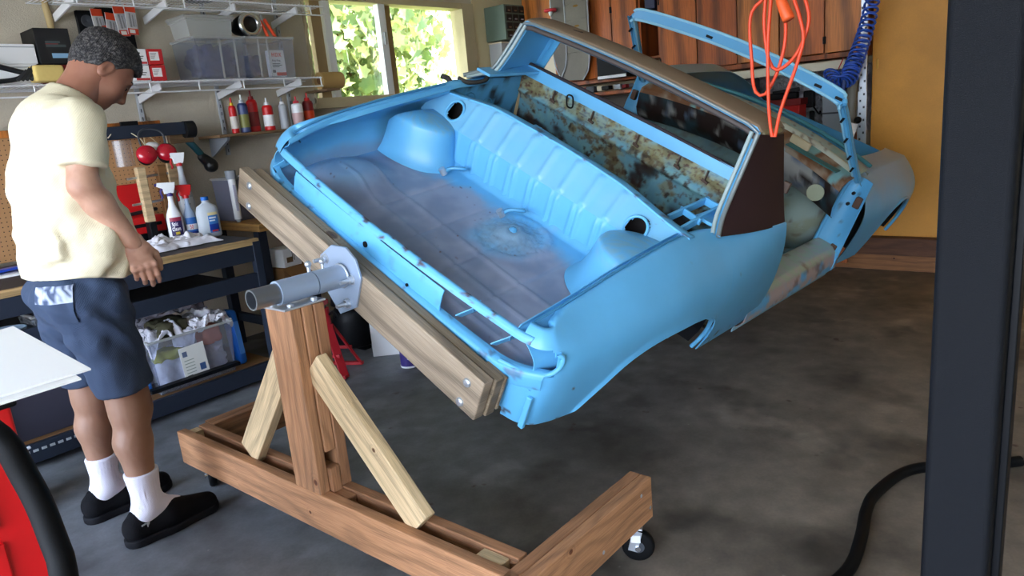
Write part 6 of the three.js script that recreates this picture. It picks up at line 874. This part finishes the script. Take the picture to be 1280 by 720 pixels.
  const wp = thing('leaning_board', 'white board panel leaning behind the tilted timber beam', 'panel', [-3.42, 0, -2.78], 0.75); part(wp, 'board', [box(0.3, 0.52, 0.018, 0.003, [0, 0.26, 0], [-0.06, 0, 0])], MAT.white); part(wp, 'edge_band', [box(0.3, 0.01, 0.02, 0.002, [0, 0.524, -0.032], [-0.06, 0, 0])], MAT.greyL);
  const pcn = thing('paint_can', 'purple and white paint can on the floor beside the white panel', 'can', [-3.17, 0, -2.66]); part(pcn, 'body', [cyl(0.055, 0.055, 0.15, [0, 0.08, 0], undefined, 32)], MAT.purple); part(pcn, 'rim', [cyl(0.057, 0.057, 0.01, [0, 0.006, 0]), cyl(0.057, 0.057, 0.01, [0, 0.152, 0])], MAT.white); part(pcn, 'label', [sheet(8, 1, (u, v) => { const a = lerp(0.4, 1.5, u); return [Math.sin(a) * 0.0562, 0.04 + 0.07 * v, Math.cos(a) * 0.0562]; }, { t: 0 })], lab('#3b2f78', (c) => { c.fillStyle = '#e6e2f0'; c.beginPath(); c.ellipse(50, 50, 26, 30, 0.3, 0, 7); c.fill(); c.fillStyle = '#3b2f78'; c.fillRect(40, 40, 24, 14); })); fixUV(pcn);
}
// ---------------------------------------------------------------- foreground left: red cart, paper, hose arch
{
  const t = thing('tool_cart', 'bright red steel tool cart at the left edge of the frame', 'cart', [-1.93, 0, 0.0]);
  part(t, 'cabinet', [box(0.64, 0.86, 0.7, 0.008, [0, 0.52, 0])], MAT.redCab); part(t, 'top_tray', [box(0.66, 0.03, 0.72, 0.006, [0, 0.955, 0])], MAT.blackM);
  for (let i = 0; i < 4; i++) { const d = part(t, 'drawer', [box(0.012, 0.17, 0.6, 0.004, [0.325, 0.2 + i * 0.2, 0.02])], MAT.redCab); part(d, 'pull', [box(0.014, 0.016, 0.56, 0.004, [0.334, 0.275 + i * 0.2, 0.02])], MAT.greyL); }
  part(t, 'sticker', [box(0.003, 0.09, 0.12, 0.001, [0.333, 0.66, 0.1])], std(0x2a55d8, 0.4));
  for (const x of [-0.26, 0.26]) for (const z of [-0.28, 0.28]) part(t, 'caster', [cyl(0.045, 0.045, 0.03, [x, 0.045, z], [Math.PI / 2, 0, 0]), box(0.05, 0.04, 0.05, 0.004, [x, 0.075, z])], MAT.rubber);
  const p = thing('paper_pad', 'large white drawing paper pad overhanging the red cart top', 'paper', [0, 0.972, 0]);
  const poly = (k, y) => { const s = new THREE.Shape([[-1.53 + k, 0.455 - k], [-1.515 + k, -0.1], [-2.1, -0.1], [-2.19, 0.497 - k]].map((q) => new THREE.Vector2(...q))); return boxUV(new THREE.ExtrudeGeometry(s, { depth: 0.004, bevelEnabled: false }).rotateX(-Math.PI / 2).translate(0, y, 0)); };
  part(p, 'backing_sheet', [poly(0, 0)], MAT.paper); part(p, 'top_sheet', [poly(-0.03, 0.005)], MAT.paper);
  solo('thick_hose', [tube([[-1.5, 0.02, 0.35], [-1.42, 0.6, 0.12], [-1.3, 0.98, -0.1], [-1.2, 1.08, -0.18], [-1.124, 1.044, -0.222], [-1.104, 0.992, -0.233], [-1.085, 0.947, -0.238], [-1.067, 0.905, -0.238], [-1.043, 0.855, -0.234], [-1.0, 0.7, -0.2], [-0.98, 0.4, -0.12], [-1.0, 0.02, -0.05]], 0.017, 120, 14)], MAT.rubber, 'thick black hose arching in front of the red cart in the left foreground', 'hose');
}
// ---------------------------------------------------------------- the man
{
  const t = thing('person', 'man in pale yellow T-shirt, navy shorts, white socks and black shoes, head bowed', 'person', [-2.8, 0, -0.93]);
  const ox = 2.8, oz = 0.93, J = (x, y, z) => [x + ox, y, z + oz];
  const skin = (p) => { const n = fbm(p.x * 14, p.y * 14, p.z * 14, 3); let c = mix3(lin(0xb98f78), lin(0xa67a64), ss(-0.3, 0.4, n)); if (p.y < 0.75) c = mix3(c, lin(0x8f6c56), 0.8); if (p.y > 1.5) c = mix3(c, lin(0x8a5844), 0.8); return c; };  // head mixed darker to paint in the shade on the bowed face
  const M_skin = phys(0xffffff, 0.52, { vertexColors: true, sheen: 0.2, sheenRoughness: 0.5 });
  // joints
  const neck0 = J(-2.8, 1.53, -0.965), neck1 = J(-2.8, 1.655, -1.075), head = J(-2.8, 1.70, -1.115);
  const shR = J(-2.60, 1.50, -0.945), elR = J(-2.575, 1.30, -0.905), wrR = J(-2.585, 1.085, -1.025);
  const shL = J(-3.0, 1.49, -0.98), elL = J(-3.06, 1.24, -0.95), wrL = J(-3.06, 1.08, -1.06);
  const hipR = J(-2.71, 0.93, -0.90), knR = J(-2.67, 0.50, -0.925), anR = J(-2.655, 0.085, -0.905);
  const hipL = J(-2.90, 0.93, -0.90), knL = J(-2.945, 0.51, -0.90), anL = J(-2.985, 0.085, -0.885);
  const leg = (p, k, a) => { const c = [lerp(k[0], a[0], 0.3), lerp(k[1], a[1], 0.3), lerp(k[2], a[2], 0.3) + 0.012]; return smin(smin(cone2(p, [k[0], 0.72, k[2]], k, 0.08, 0.061), cone2(p, k, c, 0.059, 0.061), 0.04), smin(cone2(p, c, [a[0], a[1] + 0.05, a[2]], 0.061, 0.037), cone2(p, [a[0], a[1] + 0.06, a[2]], [a[0], a[1] - 0.02, a[2]], 0.037, 0.038), 0.02), 0.03); };
  const arm = (p, s, e, w) => { const m = [lerp(e[0], w[0], 0.28), lerp(e[1], w[1], 0.28), lerp(e[2], w[2], 0.28)]; return smin(cone2(p, s, e, 0.056, 0.043), smin(cone2(p, e, m, 0.042, 0.046), cone2(p, m, w, 0.046, 0.029), 0.02), 0.03); };
  const torso = (p, g) => { // g: garment thickness; wider across (x) than deep
    const q = [p[0] * 0.74, p[1], p[2]], S = (y, z) => [0, y, z + oz];
    let d = cone2(q, S(0.99, -0.905), S(1.12, -0.925), 0.142 + g, 0.15 + g); d = smin(d, cone2(q, S(1.12, -0.925), S(1.3, -0.915), 0.15 + g, 0.138 + g), 0.05); d = smin(d, cone2(q, S(1.3, -0.915), S(1.46, -0.925), 0.138 + g, 0.112 + g), 0.05);
    d = smin(d, cone2(p, [-0.13, 1.50, -0.955 + oz], [0.13, 1.50, -0.94 + oz], 0.07 + g, 0.07 + g), 0.1);
    return d * 1.0;
  };
  const body = (x, y, z) => { const p = [x, y, z]; let d = torso(p, -0.02); d = smin(d, cone2(p, neck0, neck1, 0.072, 0.066), 0.06); d = smin(d, Math.hypot(x - head[0], (y - head[1]), z - head[2]) - 0.075, 0.04); d = smin(d, arm(p, shR, elR, wrR), 0.03); d = smin(d, arm(p, shL, elL, wrL), 0.03); d = smin(d, leg(p, knR, anR), 0.03); d = smin(d, leg(p, knL, anL), 0.03); d = smin(d, Math.min(cone2(p, hipR, knR, 0.065, 0.058), cone2(p, hipL, knL, 0.065, 0.058)), 0.04); return d; };
  const gBody = nets([-0.36, 0.03, -0.36], [0.36, 1.8, 0.24], 0.012, body);
  // head in its own frame: face along +Z, top +Y, then bowed and placed
  const headF = (x, y, z) => {
    const p = [x, y, z], e = (c, r) => { const a = (x - c[0]) / r[0], b = (y - c[1]) / r[1], k = (z - c[2]) / r[2]; const m = Math.hypot(a, b, k); return (m - 1) * Math.min(...r); };
    let d = e([0, 0.035, -0.012], [0.077, 0.092, 0.097]); d = smin(d, e([0, -0.045, 0.025], [0.06, 0.075, 0.07]), 0.06); // skull, jaw
    d = smin(d, cone2(p, [0, -0.095, 0.062], [0, -0.088, 0.05], 0.02, 0.03), 0.03); // chin
    d = smin(d, cone2(p, [-0.03, 0.022, 0.078], [0.03, 0.022, 0.078], 0.012, 0.012), 0.02); // brow
    d = smin(d, cone2(p, [0, 0.01, 0.088], [0, -0.032, 0.108], 0.009, 0.014), 0.014); d = smin(d, cone2(p, [-0.013, -0.036, 0.094], [0.013, -0.036, 0.094], 0.009, 0.009), 0.008); // nose
    for (const s of [-1, 1]) { d = smax(d, -(Math.hypot(x - s * 0.032, y - 0.002, z - 0.096) - 0.016), 0.014); d = smin(d, Math.hypot(x - s * 0.031, y - 0.001, z - 0.074) - 0.0135, 0.004); d = smin(d, e([s * 0.044, -0.03, 0.056], [0.022, 0.026, 0.018]), 0.03); } // sockets, lids, cheeks
    d = smin(d, cone2(p, [-0.018, -0.062, 0.083], [0.018, -0.062, 0.083], 0.008, 0.008), 0.008); d = smin(d, cone2(p, [-0.015, -0.074, 0.081], [0.015, -0.074, 0.081], 0.008, 0.008), 0.008); d = smax(d, -cone2(p, [-0.022, -0.068, 0.094], [0.022, -0.068, 0.094], 0.004, 0.004), 0.004); // mouth
    for (const s of [-1, 1]) { let er = e([s * 0.08, -0.004 , -0.012], [0.012, 0.036, 0.02 + 0.006 * ss(-0.02, 0.02, y)]); er = smax(er, -e([s * 0.093, -0.002, -0.004], [0.009, 0.021, 0.012]), 0.006); d = smin(d, er, 0.008); }
      return d;
  };
  const tilt = 0.86, HM = new THREE.Matrix4().makeTranslation(0, 1.675, -1.125 + oz).multiply(new THREE.Matrix4().makeRotationY(Math.PI - 0.05)).multiply(new THREE.Matrix4().makeRotationX(tilt));
  const gHead = nets([-0.115, -0.15, -0.15], [0.115, 0.15, 0.14], 0.0042, headF).applyMatrix4(HM);
  // right hand: palm and five fingers hanging, loosely curled; left hand resting ahead on the bench side
  function handGeo(side) { // local: wrist at origin, fingers along -Y, back of the hand +X*side, thumb toward -Z
    const W = [0, 0, 0], bones = [];
    const fing = (z, y0, l, r, c0, c1, c2) => { let p = [0, y0, z], a = c0; for (const [k, dl] of [[0, l * 0.46], [1, l * 0.31], [2, l * 0.23]]) { const q = [p[0] - side * Math.sin(a) * dl, p[1] - Math.cos(a) * dl, p[2] - 0.0]; bones.push([p, q, r * (1 - 0.07 * k), r * (1 - 0.07 * (k + 1))]); p = q; a += k === 0 ? c1 : c2; } };
    fing(-0.031, -0.088, 0.078, 0.0092, 0.18, 0.42, 0.3); fing(-0.0105, -0.094, 0.088, 0.0095, 0.26, 0.5, 0.36); fing(0.0105, -0.091, 0.082, 0.0092, 0.34, 0.55, 0.4); fing(0.03, -0.084, 0.064, 0.0082, 0.4, 0.6, 0.4);
    const th = [[-side * 0.008, -0.03, -0.026], [-side * 0.024, -0.06, -0.047], [-side * 0.034, -0.092, -0.052], [-side * 0.038, -0.116, -0.049]];
    return nets([-0.075, -0.2, -0.08], [0.075, 0.03, 0.06], 0.0034, (x, y, z) => {
      const p = [x, y, z]; let d = cone2([x * 1.5, y, z], W, [0, -0.02, 0], 0.03, 0.031); d = smin(d, cone2([x * 2.0, y, z], [0, -0.035, -0.006], [0, -0.082, -0.018], 0.026, 0.02), 0.02); d = smin(d, cone2([x * 2.0, y, z], [0, -0.035, 0.01], [0, -0.078, 0.022], 0.025, 0.017), 0.02);
      d = smin(d, cone2(p, th[0], th[1], 0.017, 0.013), 0.016); d = smin(d, cone2(p, th[1], th[2], 0.0125, 0.0105), 0.006); d = smin(d, cone2(p, th[2], th[3], 0.0105, 0.0085), 0.004);
      for (let i = 0; i < 12; i++) { const b = bones[i], k = cone2(p, b[0], b[1], b[2], b[3]); d = i % 3 === 0 ? smin(d, k, 0.008) : Math.min(d, smin(d, k, 0.003)); }
      for (const z0 of [-0.031, -0.0105, 0.0105, 0.03]) d = smin(d, Math.hypot(x - side * 0.006, y + 0.086, z - z0) - 0.0095, 0.01);
      return d;
    });
  }
  const place = (g, w, dir, roll) => { const Y = V(...dir).normalize().negate(), q = new THREE.Quaternion().setFromUnitVectors(V(0, 1, 0), Y), r = new THREE.Quaternion().setFromAxisAngle(V(0, 1, 0), roll); return g.applyMatrix4(new THREE.Matrix4().compose(V(...w), q.multiply(r), V(1.08, 1.08, 1.08))); };
  const hR = place(handGeo(1), [wrR[0], wrR[1] + 0.008, wrR[2]], [0.02, -1, -0.16], -0.25), hL = place(handGeo(-1), wrL, [0, -0.95, -0.3], 0.3);
  const all = mergeGeometries([gBody, gHead, hR, hL].map((g) => { g = g.toNonIndexed(); g.deleteAttribute('uv'); return g; }));
  part(t, 'body', [paintGeo(withUV(all), skin)], M_skin);
  // hair: short, dark with grey
  const inv = HM.clone().invert(), hv = V();
  const hairF = (x, y, z) => { const base = headF(x, y, z), n = 0.004 * fbm(x * 90, y * 90, z * 60, 2); let d = base - 0.011 - 0.01 * ss(0.03, 0.1, y) + n; // shell over the skull, trimmed to a hairline
    const line = z > -0.02 ? lerp(-0.012, 0.072, ss(-0.02, 0.07, z)) : lerp(-0.06, -0.012, ss(-0.09, -0.02, z)); return smax(smax(d, (line - y) * 0.8, 0.012), -(Math.hypot(Math.abs(x) - 0.088, y + 0.004, z + 0.004) - 0.026), 0.006); };
  part(t, 'hair', [paintGeo(withUV(nets([-0.12, -0.1, -0.15], [0.12, 0.17, 0.13], 0.0045, hairF).applyMatrix4(HM)), (p) => { const n = fbm(p.x * 70, p.y * 90, p.z * 110, 3); return mix3(lin(0x17161a), lin(0x6b6866), ss(0.0, 0.9, n + 0.15)); })], std(0xffffff, 0.75, { vertexColors: true, bumpMap: T_weave, bumpScale: 0.004 }));
  for (const s of [-1, 1]) { const e = V(s * 0.031, 0.001, 0.083).applyMatrix4(HM), b = V(s * 0.032, 0.03, 0.09).applyMatrix4(HM); part(t, 'eye', [sph(0.0085, e.toArray(), [1, 1, 1], 14)], std(0x2a201c, 0.2)); part(t, 'eyebrow', [tube([V(s * 0.014, 0.03, 0.092), V(s * 0.03, 0.034, 0.09), V(s * 0.047, 0.028, 0.078)].map((v) => v.applyMatrix4(HM).toArray()), 0.004, 12, 6)], std(0x2a2624, 0.9)); }
  // T-shirt
  const wr = (x, y, z) => 0.009 * Math.sin((y * 0.7 + z * 1.2 + x * 0.4) * 38 + 3 * fbm(x * 5, y * 5, z * 5, 2)) * ss(1.32, 1.12, y) + 0.009 * fbm(x * 8, y * 9, z * 8, 3);
  const shirt = (x, y, z) => { const p = [x, y, z]; let d = torso(p, 0.004 + 0.016 * ss(1.25, 1.05, y)); const sl = (s, e, k, ra, rb, cut) => { const q = [lerp(s[0], e[0], k), lerp(s[1], e[1], k), lerp(s[2], e[2], k)], n = [e[0] - s[0], e[1] - s[1], e[2] - s[2]], l = Math.hypot(...n); return smax(cone2(p, s, q, ra, rb), ((x - q[0]) * n[0] + (y - q[1]) * n[1] + (z - q[2]) * n[2]) / l - cut, 0.008); };
    d = smin(d, sl(shR, elR, 0.85, 0.08, 0.073, -0.03), 0.03); d = smin(d, sl(shL, elL, 0.7, 0.078, 0.072, 0), 0.03); d -= wr(x, y, z);
    d = smin(d, cone2(p, [0, 1.52, -0.955 + oz], [0, 1.60, -1.02 + oz], 0.092, 0.078), 0.06);
    const cutNeck = (y - 1.615) * 0.8 + ((-1.0 + oz) - z) * 0.6; d = smax(d, cutNeck, 0.008); d = smax(d, 0.985 + 0.02 * Math.sin(z * 14) - y, 0.01);
    return d; };
  part(t, 'shirt', [withUV(nets([-0.38, 0.94, -0.26], [0.38, 1.66, 0.26], 0.0095, shirt))], std(0xddd4b6, 0.92, { bumpMap: T_weave, bumpScale: 0.0012 }));
  // shorts
  const sw = (x, y, z) => 0.006 * Math.sin((y * 1.0 - z * 0.9) * 42 + 4 * fbm(x * 5, y * 5, z * 5, 2)) * ss(0.6, 0.8, y) * 1.2 + 0.009 * fbm(x * 8, y * 6, z * 8, 3);
  const shorts = (x, y, z) => { const p = [x, y, z], q = [x * 0.8, y, z]; let d = cone2(q, [0, 1.03, -0.905 + oz], [0, 0.93, -0.885 + oz], 0.132, 0.15); const hR2 = [knR[0] + 0.004, 0.56, knR[2]], hL2 = [knL[0], 0.56, knL[2]];
    d = smin(d, cone2(p, [hipR[0], 0.9, hipR[2] + 0.01], hR2, 0.118, 0.093), 0.05); d = smin(d, cone2(p, [hipL[0], 0.9, hipL[2] + 0.01], hL2, 0.118, 0.093), 0.05); d -= sw(x, y, z); d = smax(d, y - 1.03, 0.01); d = smax(d, 0.575 - y + 0.12 * (z + 0.0) * -1, 0.008); return d; };
  const gs = part(t, 'shorts', [withUV(nets([-0.32, 0.48, -0.26], [0.32, 1.1, 0.26], 0.0095, shorts))], std(0x33435c, 0.9, { bumpMap: T_weave, bumpScale: 0.0016 }));
  // back pocket with a pale worn patch, lies on the seat
  const onS = (y, a) => { let r = 0.05; const c = [0.09, y, -0.9 + oz]; for (let i = 0; i < 200; i++) { const x = c[0] + Math.cos(a) * r, z = c[2] + Math.sin(a) * r; if (shorts(x, y, z) > 0) break; r += 0.0015; } return [c[0] + Math.cos(a) * (r + 0.003), y, c[2] + Math.sin(a) * (r + 0.003)]; };
  part(gs, 'back_pocket', [sheet(14, 8, (u, v) => onS(lerp(0.98, 0.86, v), lerp(1.7, 0.75, u)), { t: 0.003 })], std(0x33435c, 0.9));
  part(gs, 'pocket_flap', [sheet(14, 5, (u, v) => { const p = onS(lerp(0.985, 0.93, v), lerp(1.7, 0.75, u)); return p.map((q, i) => i === 1 ? q : q * 1.006); }, { t: 0.003, col: (p) => mix3(lin(0x3a4a68), lin(0xb9c4d6), ss(-0.05, 0.25, fbm(p.x * 60, p.y * 120, p.z * 60, 3) + 0.1)) })], std(0xffffff, 0.85, { vertexColors: true }));
  for (const s of [1, -1]) {
    const a = s > 0 ? anR : anL, toe = [a[0] + s * 0.012, 0.045, a[2] - 0.2], heel = [a[0], 0.05, a[2] + 0.055];
    // sock
    const sk = (x, y, z) => { const p = [x, y, z]; let d = smin(cone2(p, [lerp(a[0], (s > 0 ? knR : knL)[0], 0.44), 0.27, lerp(a[2], (s > 0 ? knR : knL)[2], 0.44) + 0.006], [a[0], 0.13, a[2]], 0.06, 0.045), cone2(p, [a[0], 0.12, a[2]], [a[0], 0.075, a[2] - 0.09], 0.046, 0.04), 0.04); d = smin(d, cone2(p, [a[0], 0.09, a[2] + 0.03], [a[0], 0.07, a[2] + 0.03], 0.04, 0.04), 0.03); d -= 0.0012 * Math.sin(Math.atan2(x - a[0], z - a[2]) * 34) * ss(0.1, 0.14, y); return smax(d, y - (s > 0 ? 0.262 : 0.255) - 0.0, 0.005); };
    const so = part(t, 'sock', [withUV(nets([a[0] - 0.09, 0.02, a[2] - 0.2], [a[0] + 0.09, 0.3, a[2] + 0.12], 0.005, sk))], std(0xe4e4f2, 0.95, { bumpMap: T_weave, bumpScale: 0.001 }));
    // shoe
    const shoe = (x, y, z) => { const p = [x, y, z]; let d = smin(cone2([x, y * 1.05, z], [heel[0], 0.058, heel[2]], [a[0] + s * 0.004, 0.07, a[2] - 0.06], 0.048, 0.056), cone2([x, y * 1.1, z], [a[0] + s * 0.004, 0.07, a[2] - 0.06], toe, 0.056, 0.042), 0.03); d = smin(d, cone2(p, [heel[0], 0.075, heel[2]], [heel[0], 0.095, heel[2] - 0.01], 0.042, 0.036), 0.02); d = smax(d, -cone2(p, [a[0], 0.12, a[2]], [a[0], 0.2, a[2] + 0.01], 0.044, 0.05), 0.006); d = smax(d, 0.02 - y, 0.004); return d; };
    const sg = part(t, 'shoe', [withUV(nets([a[0] - 0.09, 0.0, a[2] - 0.28], [a[0] + 0.09, 0.16, a[2] + 0.13], 0.0055, shoe))], phys(0x0b0c10, 0.8, { specularIntensity: 0.3, bumpMap: T_weave, bumpScale: 0.001 }));
    const sole = (x, y, z) => { const d2 = smin(cone2([x, 0, z], [heel[0], 0, heel[2]], [a[0] + s * 0.004, 0, a[2] - 0.06], 0.05, 0.054), cone2([x, 0, z], [a[0] + s * 0.004, 0, a[2] - 0.06], [toe[0], 0, toe[2]], 0.054, 0.045), 0.03); return smax(d2, Math.abs(y - 0.016 - 0.1 * Math.max(0, -(z - (a[2] - 0.2))) ) - 0.0155, 0.006); };
    part(sg, 'sole', [withUV(nets([a[0] - 0.09, -0.01, a[2] - 0.28], [a[0] + 0.09, 0.06, a[2] + 0.13], 0.0055, sole))], phys(0x131418, 0.7, { specularIntensity: 0.3 }));
    if (s > 0) part(sg, 'heel_mark', [box(0.003, 0.02, 0.012, 0.001, [a[0] + 0.047, 0.075, a[2] + 0.03], [0, 0.3, 0]), box(0.003, 0.006, 0.02, 0.001, [a[0] + 0.047, 0.082, a[2] + 0.045], [0, 0.3, 0])], MAT.greyL);
  }
}
renderer.render(scene, camera);
